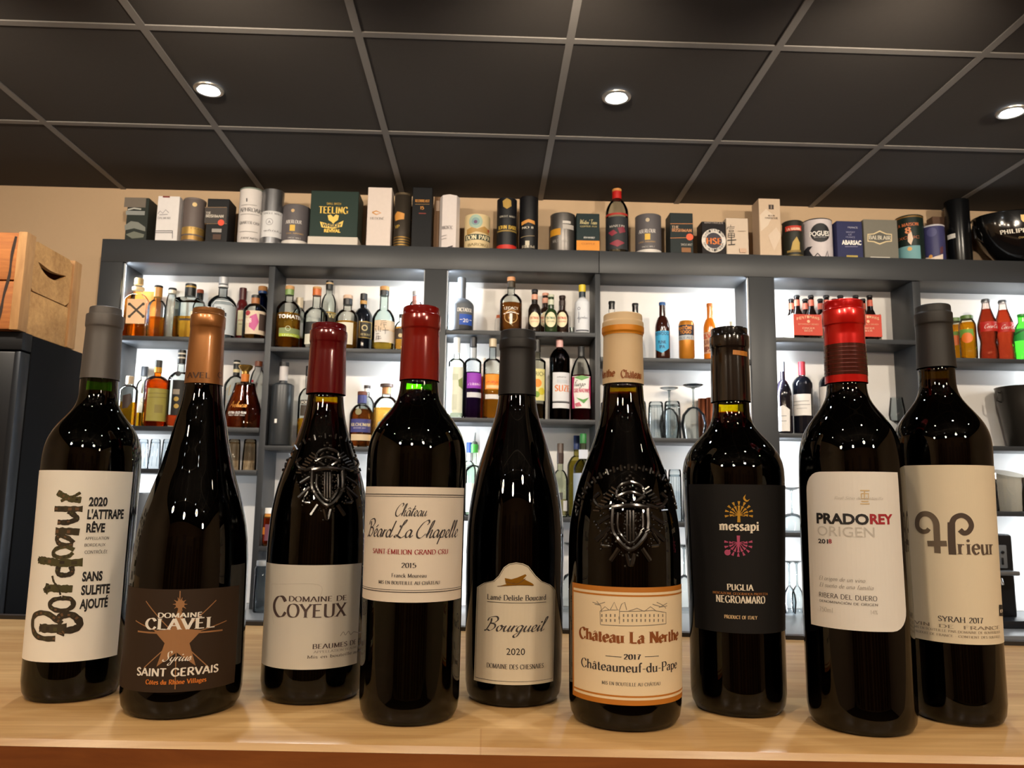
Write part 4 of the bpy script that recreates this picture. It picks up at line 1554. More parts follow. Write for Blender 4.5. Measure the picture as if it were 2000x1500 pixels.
def gift_box(x0, x1, top, depth, c, label, items=(), dy=0.0, rough=.5, name='gift_box', lid=None, sh='T', group='gift boxes and tubes on top of the shelving', rz=0.0):
    zb = SZ[sh] + .0006
    Y = YF + .018 + dy
    ym = 470 if sh == 'T' else top + 30
    xa, xb = at_y(x0, ym, Y)[0], at_y(x1, ym, Y)[0]
    X = (xa + xb) / 2
    hw = (xb - xa) / 2
    hh = at_y((x0 + x1) / 2, top, Y)[1] - zb
    g = G().bbox(-hw, hw, 0, depth, 0, hh, M(c, rough, 0, .2), .0015, 1)
    prints(g, flat_map(0), (x0 + x1) / 2, 0, Y, X, zb, items, curved=False)
    o = g.obj(name, None, (X, Y, zb), rz, smooth=False)
    finish(o, label, 'box', group)
    if lid:
        zl = at_y((x0 + x1) / 2, lid[0], Y)[1] - zb
        lo = hh if lid[0] < 440 else zl
        if lid[0] < 440:
            G().bbox(-hw - .001, hw + .001, -.0012, depth + .001, zl, hh + .001, M(lid[1], rough), .0015, 1).obj('lid', o, smooth=False)
        else:
            G().bbox(-hw - .004, hw + .004, -.006, depth + .004, 0, zl, M(lid[1], rough), .0015, 1).obj('plinth', o, smooth=False)
    return o


def gift_tube(x0, x1, top, c, label, items=(), bands=(), lid=None, dy=0.0, rough=.45, metal=0.0, name='gift_tube', n=40, foot=None):
    zb = SZ['T'] + .0006
    cx = (x0 + x1) / 2
    R_ = (x1 - x0) / 2 * sc(cx, 450, YF + .06)
    Y = YF + .012 + R_ + dy
    R_ = (x1 - x0) / 2 * sc(cx, 450, Y)
    X = at_y(cx, 455, Y)[0]
    z = lambda y: at_y(cx, y, Y - R_ * .9)[1] - zb
    hh = z(top + 3)
    g = G().lathe([(R_ * .985, 0), (R_, .002), (R_, hh - .001), (R_ * .98, hh)], M(c, rough, metal, .25), n)
    for y0, y1, bc, mt in bands:
        a, b = max(.0005, z(y1)), min(hh, z(y0))
        g.lathe([(R_ + .0003, a), (R_ + .0003, b)], M(bc, .35 if mt else .5, mt), n, False, False)
    prints(g, cyl_map(R_), cx, R_, Y, X, zb, items)
    o = g.obj(name, None, (X, Y, zb))
    finish(o, label, 'tube', 'gift boxes and tubes on top of the shelving')
    if lid:
        a = z(lid[0])
        G().lathe([(R_ + .001, a), (R_ + .001, hh + .001), (R_ * .97, hh + .003)], M(lid[1], .35, lid[2]), n).obj('lid', o)
    if foot:
        a = z(foot[0])
        G().lathe([(R_ + .0008, 0), (R_ + .0008, a)], M(foot[1], .4, foot[2]), n).obj('base_rim', o)
    return o


GD, WH, BK = '#d9b24a', '#f2efe8', '#141414'
# --- the row on top, from the left
gift_box(243, 285, 386, .085, '#2b302c', 'dark grey-green box with a rocky landscape picture, leftmost on top', (('p', 243, 285, 386, 405, '#6e6459'), ('p', 246, 283, 412, 420, '#8c8f8c'), ('f', [(244, 440), (256, 432), (270, 434), (284, 444), (284, 452), (262, 446), (244, 450)], '#7c7f78'), ('f', [(246, 458), (262, 452), (282, 458), (280, 464), (258, 466)], '#6b6f62'), ('l', [(250, 410), (262, 407), (276, 409)], 3, '#b4b4ae')))
gift_box(302, 345, 383, .075, '#e4e0e0', 'tall white box with a faint stag drawing and fine black lines', (('p', 318, 332, 383, 386, '#7a2420'), ('l', [(302, 451), (337, 451)], 1.4, '#3a3a44'), ('l', [(302, 454.5), (337, 454.5)], 1.2, '#3a3a44'), ('l', [(337, 451), (337, 466)], 1, '#3a3a44'), ('t', 'DALMORE', 'serl', 308, 334, 428, 4, '#8d8a90'), ('l', [(309, 418), (313, 412), (318, 417), (324, 410), (330, 416)], 1.4, '#9b98a0'), ('l', [(312, 420), (328, 419)], 1.6, '#9b98a0')))
gift_tube(356, 398, 384, '#6a5f5c', 'grey-brown tube with broad gold band near its base', bands=((443, 457, '#c7a25e', .6), (460, 468, '#b08a50', .6)), items=(('d', 380, 399, 4.5, '#e0c48c'), ('t', 'GLEN', 'serl', 372, 390, 447, 3, '#8a6a34')), lid=(389, '#7b706c', .2))
gift_box(400, 443, 388, .095, '#1d1d1f', 'black box with red dot beside the white cask tube', (('p', 400, 443, 405, 436, '#3a3330'), ('l', [(400, 405), (443, 405)], 1, '#8f7350'), ('l', [(400, 437), (443, 437)], 1, '#8f7350'), ('t', 'THE', 'ser', 402, 412, 418, 4.5, '#d8cfc0'), ('t', 'IRISHMAN', 'serb', 402, 437, 425, 5.5, '#d8cfc0'), ('d', 432, 435, 6.5, '#e04a2a'), ('p', 414, 433, 447, 454, '#9a958f'), ('p', 416, 432, 458, 468, '#4a3020')))
gift_tube(465, 511, 364, '#d9d3d0', 'tall white tube with black lettering and grey-green lid', (('l', [(482, 387), (482, 394)], 2.5, '#4a4a4a'), ('t', 'APHROAIG', 'ser', 467, 506, 413, 7.5, '#3c3a3a'), ('t', 'QUARTER CASK', 'serl', 467, 503, 437, 5, '#3c3a3a'), ('l', [(469, 418), (503, 418)], .9, '#8b8886'), ('l', [(470, 400), (500, 400)], .9, '#8b8886'), ('l', [(468, 452), (500, 452)], .9, '#8b8886'), ('t', 'FRIENDS', 'ital', 470, 500, 467, 4, '#3c3a3a')), lid=(369, '#7f8a80', .1))
gift_tube(510, 551, 366, '#c3c3c4', 'slim tube with shiny silver upper part and pale label', (('p', 512, 548, 413, 462, '#d6d6d8'), ('t', 'SINGLE MALT', 'serl', 514, 546, 418, 3.4, '#55555a'), ('r', 526, 433, 6, 7, '#8a8a90'), ('t', 'A', 'ser', 523, 529, 436, 5, '#6a6a70'), ('t', 'whisky', 'ital', 515, 545, 452, 4, '#77777c')), bands=((366, 412, '#8f8f92', .9), (463, 474, '#8f8f92', .9)), rough=.3)
gift_tube(551, 604, 396, '#5d585b', 'short wide grey tube with silver lettering, left of the dark green box', (('d', 572, 411, 3.5, '#c9a877'), ('t', 'ABERLOUR', 'serb', 557, 588, 436, 6.5, '#cfc8c4'), ('p', 566, 576, 439, 451, GD), ('t', 'CASK ANNAMH', 'serl', 558, 590, 457, 2.8, '#b9935e'), ('t', 'SINGLE MALT', 'serl', 562, 586, 466, 3, '#b9b2ae')), foot=(469, '#d5cfc9', 0))
gift_box(603, 697, 373, .13, '#22332d', 'large dark green box with gold eagle emblem and pale plinth', (('t', 'SMALL BATCH', 'gro', 638, 666, 400, 4, GD), ('t', 'TEELING', 'serb', 623, 680, 417, 13, '#e8c25a'), ('f', [(640, 421), (646, 419), (651, 424), (656, 419), (662, 421), (660, 430), (654, 434), (651, 438), (648, 434), (642, 430)], '#e8c25a'), ('f', [(625, 433), (640, 437), (656, 438), (671, 431), (668, 443), (652, 447), (640, 446), (628, 444)], '#e8c25a'), ('t', 'WHISKEY', 'black', 629, 667, 444, 7, '#22332d'), ('t', 'REVIVAL', 'black', 633, 665, 454, 6, '#e8c25a')), lid=(463, '#c9c0b4'))
gift_box(715, 762, 366, .08, '#d8cbc4', 'tall plain off-white box with small gold fish', (('l', [(727, 415), (735, 412), (744, 416), (735, 419), (727, 415)], 2.2, '#c98a3c'), ('t', 'HEDONÉ', 'serl', 723, 750, 429, 4.5, '#6c6460')))
gift_tube(769, 802, 373, '#3d362e', 'slim dark bronze tube with gold rings at the bottom', (('f', [(770, 419), (776, 412), (790, 417), (789, 428), (772, 430)], '#c98a3c'), ('t', 'VP', 'serl', 771, 780, 445, 6, GD)), bands=tuple((y, y + 2, '#a8833f', .8) for y in (462, 467, 472, 477)) + ((376, 380, '#6b5d48', .6),), metal=.4)
gift_box(803, 842, 366, .075, '#0e0f12', 'narrow black box with small gold figures, right of the bronze tube', (('t', 'REDBREAST', 'serb', 811, 839, 395, 5, '#c98a3c'), ('t', '15', 'serb', 821, 828, 409, 6, '#c98a3c'), ('l', [(811, 399), (839, 399)], 1, '#8a6a34'), ('p', 818, 832, 416, 418, '#7a2a1c')))
gift_box(846, 862, 384, .05, '#7a5c42', 'narrow brown box standing half behind the white eight-sided tube', (('p', 852, 862, 392, 412, '#b49a86'),), dy=.07)
gift_tube(858, 897, 377, '#ded5d3', 'white eight-sided tube with small grey lettering', (('t', 'ANCNOC', 'serl', 862, 884, 447, 6.5, '#7a7274'), ('l', [(862, 460), (872, 459)], 1.2, '#a59d9d'), ('l', [(862, 466), (872, 465)], 1.2, '#a59d9d'), ('l', [(872, 484), (884, 480)], 2, '#3a3538')), n=8, rough=.6)
gift_tube(907, 957, 415, '#d6c195', 'short cream tube with teal medallion and dark band', (('d', 929, 432, 14, '#9db5a5'), ('d', 929, 432, 8, '#7b9a9c'), ('d', 929, 433, 3.5, '#6a4a6e'), ('f', [(912, 446), (922, 443), (932, 447), (946, 441), (954, 446), (954, 456), (930, 452), (912, 458)], '#b08a4c'), ('p', 909, 956, 457, 468, '#2a3a30'), ('t', 'DON PAPA', 'serb', 911, 955, 467, 8, '#e9dcb4'), ('t', 'BAROKO', 'serl', 914, 952, 480, 5, '#7c6a42'), ('d', 953, 448, 3, '#a8402a')))
gift_tube(970, 1009, 383, '#15161a', 'tall black tube with gold lion emblem and red base band', (('f', [(982, 392), (990, 387), (998, 391), (999, 402), (990, 408), (983, 403)], '#a8873a'), ('t', 'SINGLE MALT', 'serl', 976, 1006, 424, 3.5, '#b9b2a4'), ('t', 'JOHN BARR', 'serb', 974, 1008, 447, 7, GD), ('p', 972, 1009, 449, 452, '#8c7434')), bands=((478, 490, '#c0281c', 0),))
gift_tube(1014, 1051, 380, '#121215', 'tall black tube with gold crest ring, right of the red-based tube', (('f', [(1019, 432), (1032, 428), (1044, 431), (1045, 438), (1032, 434), (1019, 439)], '#c98a3c'), ('t', 'NO 8', 'ser', 1020, 1042, 446, 4, '#cfc6b4'), ('p', 1026, 1034, 470, 484, '#c9c0ac'), ('l', [(1018, 462), (1044, 460)], 1.2, '#8c7c5a'), ('t', 'RUM', 'serb', 1020, 1044, 484, 5, '#8c8474')), lid=(383, '#3a3028', .5))
gift_tube(1075, 1123, 413, '#66625f', 'brushed grey metal tube with small orange square', (('p', 1076, 1095, 445, 458, '#c98d1e'), ('p', 1099, 1115, 431, 436, '#c9c4be'), ('p', 1099, 1121, 438, 447, '#b4aea8'), ('t', 'MALT', 'gro', 1081, 1091, 472, 6, '#a9a39d'), ('t', 'WHISKY', 'gro', 1098, 1108, 474, 6, '#a9a39d')), rough=.35, metal=.7, lid=(416, '#8b8784', .7))
gift_box(1126, 1171, 417, .08, '#1b2a2c', 'dark green box with broad orange band at the bottom', (('p', 1126, 1171, 470, 489, '#d98a22'), ('t', "Writers' Tears", 'scr', 1133, 1166, 438, 9, '#e8d79a'), ('t', 'COPPER POT', 'gro', 1133, 1166, 444, 3, '#c9b878'), ('t', 'IRISH WHISKEY', 'gro', 1140, 1162, 466, 3.4, WH), ('t', 'COPPER', 'gro', 1136, 1162, 478, 3.5, '#a8611a')))
bottle('T', 1205, 44, 370, 392, 418, 17, 390, '#dfe4e4', '#b8201c', 'clear gin bottle with red stopper and dark label on top of the shelving', None,
       (('p', 1184, 1227, 422, 486, '#23262a'), ('p', 1184, 1227, 415, 419, '#a8281e'), ('t', 'MARTIN', 'serl', 1192, 1220, 443, 4, '#bdb6ae'), ('f', [(1190, 452), (1199, 448), (1206, 455), (1196, 460)], '#8a2a3a'), ('f', [(1206, 445), (1218, 442), (1222, 452), (1210, 456)], '#7c2838'), ('f', [(1192, 474), (1206, 468), (1220, 474), (1206, 482)], '#8a2a3a')), 'gin_bottle', 'bottle', None, cork=(375, '#c98a4a'))
gift_tube(1241, 1291, 414, '#5b575a', 'short wide grey tube with silver lettering, right of the red-stoppered bottle', (('d', 1265, 429, 4, '#b9a88e'), ('t', 'ABERLOUR', 'serb', 1250, 1281, 454, 7, '#cfc8c4'), ('p', 1260, 1270, 456, 468, GD), ('t', 'CASK ANNAMH', 'serl', 1250, 1280, 473, 2.8, '#b9935e'), ('t', 'SINGLE MALT', 'serl', 1255, 1279, 483, 3.2, '#b9b2ae')), foot=(487, '#d5cfc9', 0))
gift_box(1309, 1354, 416, .085, '#222a2b', 'dark green-black box with orange dot and thin orange lines', (('l', [(1309, 437), (1354, 437)], 1.1, '#c07a3a'), ('l', [(1309, 465), (1354, 464)], 1.1, '#c07a3a'), ('t', 'THE', 'ser', 1312, 1326, 446, 5, '#d0b090'), ('t', 'IRISHMAN', 'serb', 1312, 1351, 453, 6, '#c98a5a'), ('d', 1347, 463, 7, '#e0562a'), ('t', 'SINGLE MALT', 'gro', 1330, 1352, 480, 4, '#cfc8be'), ('p', 1331, 1349, 484, 493, '#8a5a30')))
HS = 1394
gift_box(1371, 1417, 433, .08, '#1a1516', 'black box with round white ring emblem and orange letters', (('t', 'MARTINIQUE', 'gro', 1376, 1413, 437, 3.5, '#a89c94'), ('r', HS, 470, 16, 24, '#d9d2ca'), ('d', HS, 470, 16, '#2a2330'), ('t', 'HSE', 'serb', 1379, 1409, 477, 12, '#e0761e')) + tuple(('t', ch, 'gro', HS + 19.5 * math.cos(math.radians(a)) - 2, HS + 19.5 * math.cos(math.radians(a)) + 2, 472 - 19.5 * math.sin(math.radians(a)), 4.5, '#1a1516') for ch, a in zip('HABITATION', range(160, 10, -15))) + tuple(('t', ch, 'gro', HS + 19.5 * math.cos(math.radians(a)) - 2, HS + 19.5 * math.cos(math.radians(a)) + 2, 472 - 19.5 * math.sin(math.radians(a)), 4.5, '#1a1516') for ch, a in zip('ST-ETIENNE', range(200, 350, 15))))
kan1 = (((1427, 439), (1427, 443)), ((1421, 444), (1435, 443)), ((1421, 444), (1420, 448)), ((1423, 447), (1434, 446)), ((1424, 450), (1432, 450)), ((1424, 450), (1424, 453)), ((1432, 450), (1432, 453)), ((1424, 453), (1432, 453)), ((1422, 456), (1434, 456)), ((1422, 456), (1422, 464)), ((1434, 456), (1434, 464)), ((1422, 460), (1434, 460)), ((1428, 456), (1428, 464)), ((1422, 464), (1434, 464)))
kan2 = (((1428, 463), (1428, 478)), ((1420, 470), (1437, 469)), ((1422, 478.5), (1435, 478)))
gift_box(1419, 1462, 426, .07, '#cdbba8', 'cream box with two black brush characters down its left side', tuple(('l', [a, (b[0] + .01, b[1])], 1.1, '#2a2523') for a, b in kan1) + tuple(('l', [(a[0], a[1]), (b[0] + .01, b[1])], 1.6, '#2a2523') for a, b in kan2) + (('l', [(1440, 452), (1456, 452)], .9, '#a89784'), ('p', 1444, 1457, 486, 494, '#c8a890')))
gift_box(1484, 1526, 388, .09, '#cbb49c', 'tallest marbled cream box with small black square mark', (('f', [(1484, 420), (1496, 408), (1510, 420), (1500, 440), (1486, 452)], '#d6c4b0'), ('f', [(1500, 460), (1516, 444), (1526, 460), (1512, 490)], '#d2bda8'), ('p', 1501, 1511, 400, 409, '#3c302a'), ('l', [(1506, 401), (1506, 408)], 1, '#cbb49c'), ('t', 'MOON', 'serl', 1500, 1513, 423, 3, '#5a4a40'), ('t', 'HARBOUR', 'serl', 1494, 1519, 428, 3.6, '#5a4a40')))
gift_tube(1529, 1567, 428, '#26261f', 'dark short tube with red name plate and gold ship', (('p', 1538, 1566, 440, 450, '#b8301e'), ('t', 'LA HABANA', 'serb', 1540, 1564, 449, 5, '#f0d8c0'), ('f', [(1549, 472), (1556, 462), (1562, 474), (1562, 488), (1546, 488)], '#b89a4e'), ('p', 1541, 1564, 488, 492, '#8a7238')), lid=(431, '#3c3b34', .2), foot=(497, '#6b5d36', .5))
gift_tube(1568, 1623, 424, '#cfc6c8', 'short white tube with black round badge and black rim', (('d', 1603, 454, 19, '#16161a'), ('t', 'POGUES', 'bold', 1586, 1620, 460, 9, WH), ('t', 'IRISH WHISKEY', 'gro', 1592, 1615, 464, 2.5, '#b8b4b4'), ('f', [(1579, 484), (1584, 478), (1590, 479), (1586, 486), (1592, 500), (1580, 502)], '#2a2a30'), ('l', [(1592, 502), (1598, 494), (1604, 502)], 2, '#2a2a30'), ('l', [(1612, 502), (1616, 490), (1618, 502)], 1.6, '#3a3a42'), ('l', [(1580, 430), (1578, 470)], .8, '#a8a0a4')), lid=(428, '#151518', .1))
gift_box(1635, 1685, 432, .09, '#2c2f56', 'dark blue box with white name, left of the grey framed box', (('t', 'FRANCE', 'gro', 1656, 1675, 446, 3, '#c8c8d8'), ('t', 'WHISKY', 'gro', 1652, 1670, 455, 3, '#9a9ab8'), ('t', 'DE', 'gro', 1657, 1664, 460, 3, '#9a9ab8'), ('t', 'FRANCE', 'gro', 1652, 1670, 465, 3, '#9a9ab8'), ('t', 'ABARSAC', 'black', 1644, 1682, 478, 8, WH), ('l', [(1650, 482), (1675, 482)], 1, '#8a8aac'), ('p', 1653, 1675, 499, 506, '#b8a04a')))
gift_box(1688, 1754, 429, .085, '#77746a', 'grey box with gold hexagonal frame around its name', (('f', [(1694, 457), (1706, 456), (1718, 450), (1731, 456), (1742, 457), (1742, 472), (1731, 473), (1718, 478), (1706, 473), (1694, 472)], '#d8c49a'), ('f', [(1696, 459), (1707, 458), (1718, 453), (1730, 458), (1740, 459), (1740, 470), (1730, 471), (1718, 475), (1707, 471), (1696, 470)], '#5a5850'), ('t', 'BALBLAIR', 'serb', 1697, 1740, 468, 7.5, '#d8d0bc'), ('p', 1700, 1738, 502, 506, '#cfcabe')))
gift_tube(1752, 1801, 417, '#16241f', 'black-green tube with copper lettering and teal panel', (('t', 'LA MAISON', 'serb', 1760, 1794, 440, 6, '#c0683a'), ('t', '8', 'serb', 1772, 1781, 454, 11, '#d98a5a'), ('t', 'EXOTIC', 'gro', 1759, 1796, 465, 5, '#c0683a'), ('f', [(1776, 456), (1781, 452), (1784, 466), (1781, 478), (1776, 470)], '#e0c8b0'), ('p', 1764, 1798, 479, 510, '#6fa0a6'), ('d', 1779, 485, 4, '#d8a860')), bands=((421, 424, '#8a6a3a', .5),), lid=(420, '#101c18', .2))
gift_tube(1803, 1842, 436, '#3c3c66', 'small violet-blue can with pale lid and cream foot', (('d', 1822, 452, 9, '#4a4a78'), ('f', [(1803, 503), (1815, 498), (1828, 502), (1842, 496), (1842, 509), (1803, 509)], '#e0cfc0'), ('d', 1822, 499, 3.5, '#d89a4a'), ('f', [(1836, 484), (1842, 480), (1842, 494), (1836, 496)], '#5a3038')), lid=(441, '#cfccd2', .1))
gift_box(1824, 1847, 423, .05, '#5d4638', 'plain brown box behind the violet-blue can', dy=.09)
gift_tube(1850, 1893, 384, '#0c0d0f', 'tallest black tube with a white strip, at the right end', (('p', 1853, 1870, 453, 462, '#d8d4cf'),), rough=.22)
# champagne bowl
zb = SZ['T'] + .0006
Yb = YF + .055
Xb = at_y(1990, 470, Yb)[0] + .035
t = thing('champagne_bowl', 'large glossy black champagne bowl lying at the right end of the top shelf', 'bowl', (Xb, Yb, zb))
Rb = .23
hb = at_y(1990, 412, Yb - .1)[1] - zb
mB = M('#0b0b0c', .12, 0, .6, .6)
pr = [(.085, 0), (.1, .004)] + [(.1 + (Rb - .1) * math.sin(i / 10 * math.pi / 2) ** .8, .004 + (hb - .008) * (i / 10) ** 1.25) for i in range(1, 11)] + [(Rb + .004, hb - .002), (Rb, hb), (Rb - .008, hb - .003), (Rb - .03, hb * .5), (.08, .012)]
g = G()
sc_ = [(r, z) for r, z in pr]
g.lathe(sc_, mB, 64)
g.v = [(a, b * .6, c) for a, b, c in g.v]
g.obj('bowl_body', t)
g = G()


def bm_map(u, v, off):
    rr = Rb
    for a, b in zip(sc_, sc_[1:]):
        if a[1] <= v <= b[1] and b[1] > a[1]:
            rr = a[0] + (b[0] - a[0]) * (v - a[1]) / (b[1] - a[1])
            break
    th = u / Rb
    return ((rr + off) * math.sin(th), -(rr + off) * .6 * math.cos(th), v)


words(g, bm_map, 'PHILIPPONNAT', 'serb', -.215, .03, hb * .52, .017, M('#e8dfcf', .5), .001, .008)
words(g, bm_map, 'CHAMPAGNE', 'serl', -.13, -.05, hb * .41, .007, M('#c9a86a', .5), .001, .008)
V = [(-.11, hb * .88), (-.092, hb * .88), (-.092, hb * .78), (-.101, hb * .72), (-.11, hb * .78)]
put(g, bm_map, V, [(0, 4, 3, 2, 1)], M('#c9a86a', .4, .4), .001)
g.obj('lettering', t, smooth=False)
for sgn in (-1, 1):
    q = [(sgn * (Rb - .005), 0, hb * .8), (sgn * (Rb + .008), 0, hb * .82), (sgn * (Rb + .004), 0, hb * .55), (sgn * (Rb - .04), 0, hb * .45)]
    G().tube(q, .006, mB, 8).obj('handle', t)

# ------------------------------------------------------------------ upper shelves
AM, AM2, GL = '#eda634', '#de8c30', '#f2f6f5'
g1 = 'spirit bottles on the far left upper shelf'
bottle('1LA', 268, 40, 544, 573, 592, 15, 556, GL, '#e6c58c', 'square clear rum bottle with a bone cross, glowing amber, leftmost on its shelf', (AM, 634), (('p', 247, 284, 584, 632, '#f3c79a'), ('l', [(254, 594), (279, 617)], 4, '#3a2a1a'), ('l', [(279, 594), (254, 617)], 4, '#3a2a1a')) + tuple(('d', x, y, 3, '#3a2a1a') for x in (253, 280) for y in (594, 618)), 'rum_bottle', 'bottle', g1, sq=.5, capname='cork', tops=((562, 567, '#e8d0a0', 1.5),))  # peach of the label is its backlit look, put into the colour
root_ = [o for o in bpy.data.objects if o.name == 'rum_bottle'][0]
gift_box(262, 305, 569, .05, '#d9791f', 'bright orange box standing behind the bone-cross bottle', sh='1LA', dy=.11, group=None)
bottle('1LA', 307, 34, 558, 586, 600, 15, 581, GL, '#c88a3a', 'clear whisky bottle with tan neck wrap and black cap, a quarter full', (AM, 621), (), 'whisky_bottle', 'bottle', g1, cork=(562, BK))
bottle('1LA', 335, 20, 563, 576, 592, 14, 574, GL, '#d8cdb8', 'slim empty clear bottle with black-topped pale neck', None, (('p', 337, 345, 641, 652, '#7c2420'),), 'whisky_bottle', 'bottle', g1, cork=(567, BK), dy='b')
bottle('1LA', 371, 49, 555, 582, 588, 19, 579, GL, '#1c1c1c', 'broad flat-shouldered clear bottle with black neck seal', (AM, 622), (('p', 350, 392, 622, 626, '#3a2a1c'), ('p', 372, 390, 608, 621, '#e8dcc0')), 'whisky_bottle', 'bottle', g1, tops=((560, 563, '#c9a04a', 1.1),), sq=.4)
bottle('1LA', 389, 24, 566, 588, 600, 12, 586, GL, '#1a1a1a', 'small bottle with rust-red cap behind the broad clear bottle', None, (), 'whisky_bottle', 'bottle', g1, cork=(573, '#8c4226'), dy='b')
bottle('1LA', 434, 53, 542, 578, 596, 17, 556, '#dfe6ea', '#b9bcc2', 'large clear gin bottle with silver cap and outlined arch label', None, (('p', 416, 453, 594, 650, '#c9d2d8'), ('l', [(413, 651), (413, 596), (421, 587), (446, 587), (455, 596), (455, 651), (413, 651)], 1.4, '#f4f6f8'), ('l', [(423, 600), (431, 600), (431, 608), (423, 608), (423, 600)], 1.6, '#2c2f36'), ('p', 434, 440, 610, 617, '#2c2f36'), ('l', [(436, 602), (436, 606)], 1.2, '#5a5f68')), 'gin_bottle', 'bottle', g1, tops=((558, 562, '#e4e6ea', 1.12),))
bottle('1LA', 473, 22, 563, 586, 600, 13, 597, '#5a1c1c', '#4a1518', 'slim dark bottle with wine-red neck and long cream label', None, (('p', 463, 484, 606, 655, '#e0d6b0'), ('t', 'rosso', 'scr', 465, 482, 627, 7, '#a8302a'), ('p', 466, 482, 632, 634, '#b8a878')), 'liqueur_bottle', 'bottle', g1, opaque=True, dy='b')
bottle('1LA', 498, 44, 577, 594, 608, 16, 583, GL, '#1c1c1c', 'squat clear bottle with red floral picture label', (AM2, 650), (('p', 479, 519, 606, 652, '#d8c4ac'), ('d', 484, 611, 5, '#a0303a'), ('d', 514, 613, 4, '#a0303a'), ('f', [(488, 618), (500, 612), (504, 628), (496, 646), (486, 638)], '#c0508a'), ('p', 504, 518, 612, 644, '#4a3a34'), ('t', 'BOB', 'serb', 479, 491, 630, 8, '#f0e8dc'), ('d', 514, 645, 4, '#8a2a30')), 'rum_bottle', 'bottle', g1, tops=((583, 594, '#a86a3a', 1.03),))
bottle('1LA', 512, 24, 560, 576, 590, 16, 574, '#3a5a8a', '#1f3f78', 'blue-collared bottle with cork top behind the floral bottle', None, (), 'gin_bottle', 'bottle', g1, cork=(569, '#b07a44'), dy='b')
g2 = 'spirit bottles on the second upper shelf'
bottle('1RA', 564, 47, 559, 588, 606, 16, 577, GL, '#7c9a5a', 'whisky bottle with green neck and green label band, left end of its shelf', (AM, 614), (('p', 544, 585, 640, 656, '#7d8a5a'), ('p', 544, 585, 651, 657, '#a8b832'), ('r', 562, 641, 4, 5, '#c8d0a8'), ('t', 'LEGACY', 'gro', 551, 576, 656, 3, '#e8ecc8')), 'whisky_bottle', 'bottle', g2, cork=(566, '#c99a66'), items2=(('t', 'TOMATIN', 'bold', 543, 585, 621, 7, WH),))
bottle('1RA', 584, 26, 582, 604, 616, 13, 602, GL, '#d8c8ac', 'cream-capped bottle standing behind the green-necked whisky', ('#b0442a', 640), (('p', 576, 596, 630, 660, '#c8ccd0'),), 'whisky_bottle', 'bottle', g2, dy='b')
bottle('1RA', 617, 47, 561, 600, 618, 16, 578, GL, '#c8641c', 'clear whisky bottle with orange neck seal and black ram label', None, (('p', 595, 637, 628, 652, '#141414'), ('p', 594, 637, 652, 672, '#cfccbc'), ('r', 619, 635, 4, 6, '#c8c8c8'), ('l', [(606, 646), (630, 644)], 2, '#b8b8b8')), 'whisky_bottle', 'bottle', g2, cork=(565, '#c99a66'), rough=.1)
bottle('1RA', 642, 29, 549, 574, 596, 13, 566, GL, '#181818', 'tall clear bottle with gold-ringed black cap and dark gold label', None, (('p', 630, 656, 608, 648, '#3a3222'), ('t', 'VIP', 'serb', 640, 652, 620, 8, '#d8c890'), ('l', [(630, 610), (656, 610)], 1.2, GD)), 'whisky_bottle', 'bottle', g2, dy='b', tops=((553, 556, '#c9a878', 1.12),))
bottle('1RA', 678, 45, 577, 605, 622, 17, 596, GL, '#1f1f22', 'clear bottle with pale cork, black collar and cream label', (AM, 630), (('p', 657, 688, 629, 672, '#d9d2be'),), 'whisky_bottle', 'bottle', g2, cork=(584, '#d8b8a0'))
bottle('1RA', 709, 36, 574, 602, 620, 13, 586, '#14161c', '#101012', 'black glass bottle with gold-bordered label and gold neck band', None, (('p', 701, 724, 627, 660, '#b8964a'), ('p', 702.5, 722.5, 629, 658, '#3a3024'), ('r', 712, 640, 4, 6, '#d8c08a'), ('t', 'RESERVE', 'serb', 704, 721, 655, 4, '#d8c08a')), 'rum_bottle', 'bottle', g2, opaque=True, tops=((588, 595, '#b8863a', 1.06),), dy='b')
fj = (((744, 627), (754, 626)), ((745, 630), (744, 636)), ((747, 631), (755, 630)), ((748, 634), (754, 634)), ((750, 634), (750, 640)), ((752, 640), (752, 652)), ((747, 645), (758, 644)), ((733, 640), (736, 648)), ((740, 637), (740, 647)), ((744, 640), (743, 648)), ((735, 652), (741, 651)), ((737, 655), (735, 664)), ((738, 658), (744, 657)), ((740, 655), (740, 664)), ((737, 662), (745, 661)))
bottle('1RA', 749, 44, 560, 604, 626, 17, 578, '#e6f0ee', '#24262a', 'clear ribbed-neck whisky with brush characters on a peach and white label', (AM, 667), (('p', 731, 769, 625, 668, '#e0dcd8'), ('p', 731, 769, 625, 645, '#dcc4a8'), ('l', [(730, 636), (736, 636)], 1, '#5a4a3a')) + tuple(('l', [a, (b[0] + .01, b[1])], .8, '#2a2422') for a, b in fj), 'whisky_bottle', 'bottle', g2, cork=(568, '#c9965e'))
bottle('1RA', 783, 24, 614, 628, 640, 8, 620, GL, '#1a1a1a', 'small clear bottle of amber with a dark picture label', (AM2, 640), (('p', 772, 792, 641, 662, '#3a2a1c'), ('d', 782, 655, 4, '#c8b488')), 'whisky_bottle', 'bottle', g2)
bottle('1RA', 812, 26, 569, 588, 602, 14, 577, GL, '#b9bcc2', 'clear bottle with silver cap and pink-red neck label, at the shelf end', None, (('p', 802, 822, 610, 660, '#d8c8b8'),), 'gin_bottle', 'bottle', g2, tops=((580, 596, '#c88a84', 1.02),))
g3 = 'bottles on the middle upper shelf'
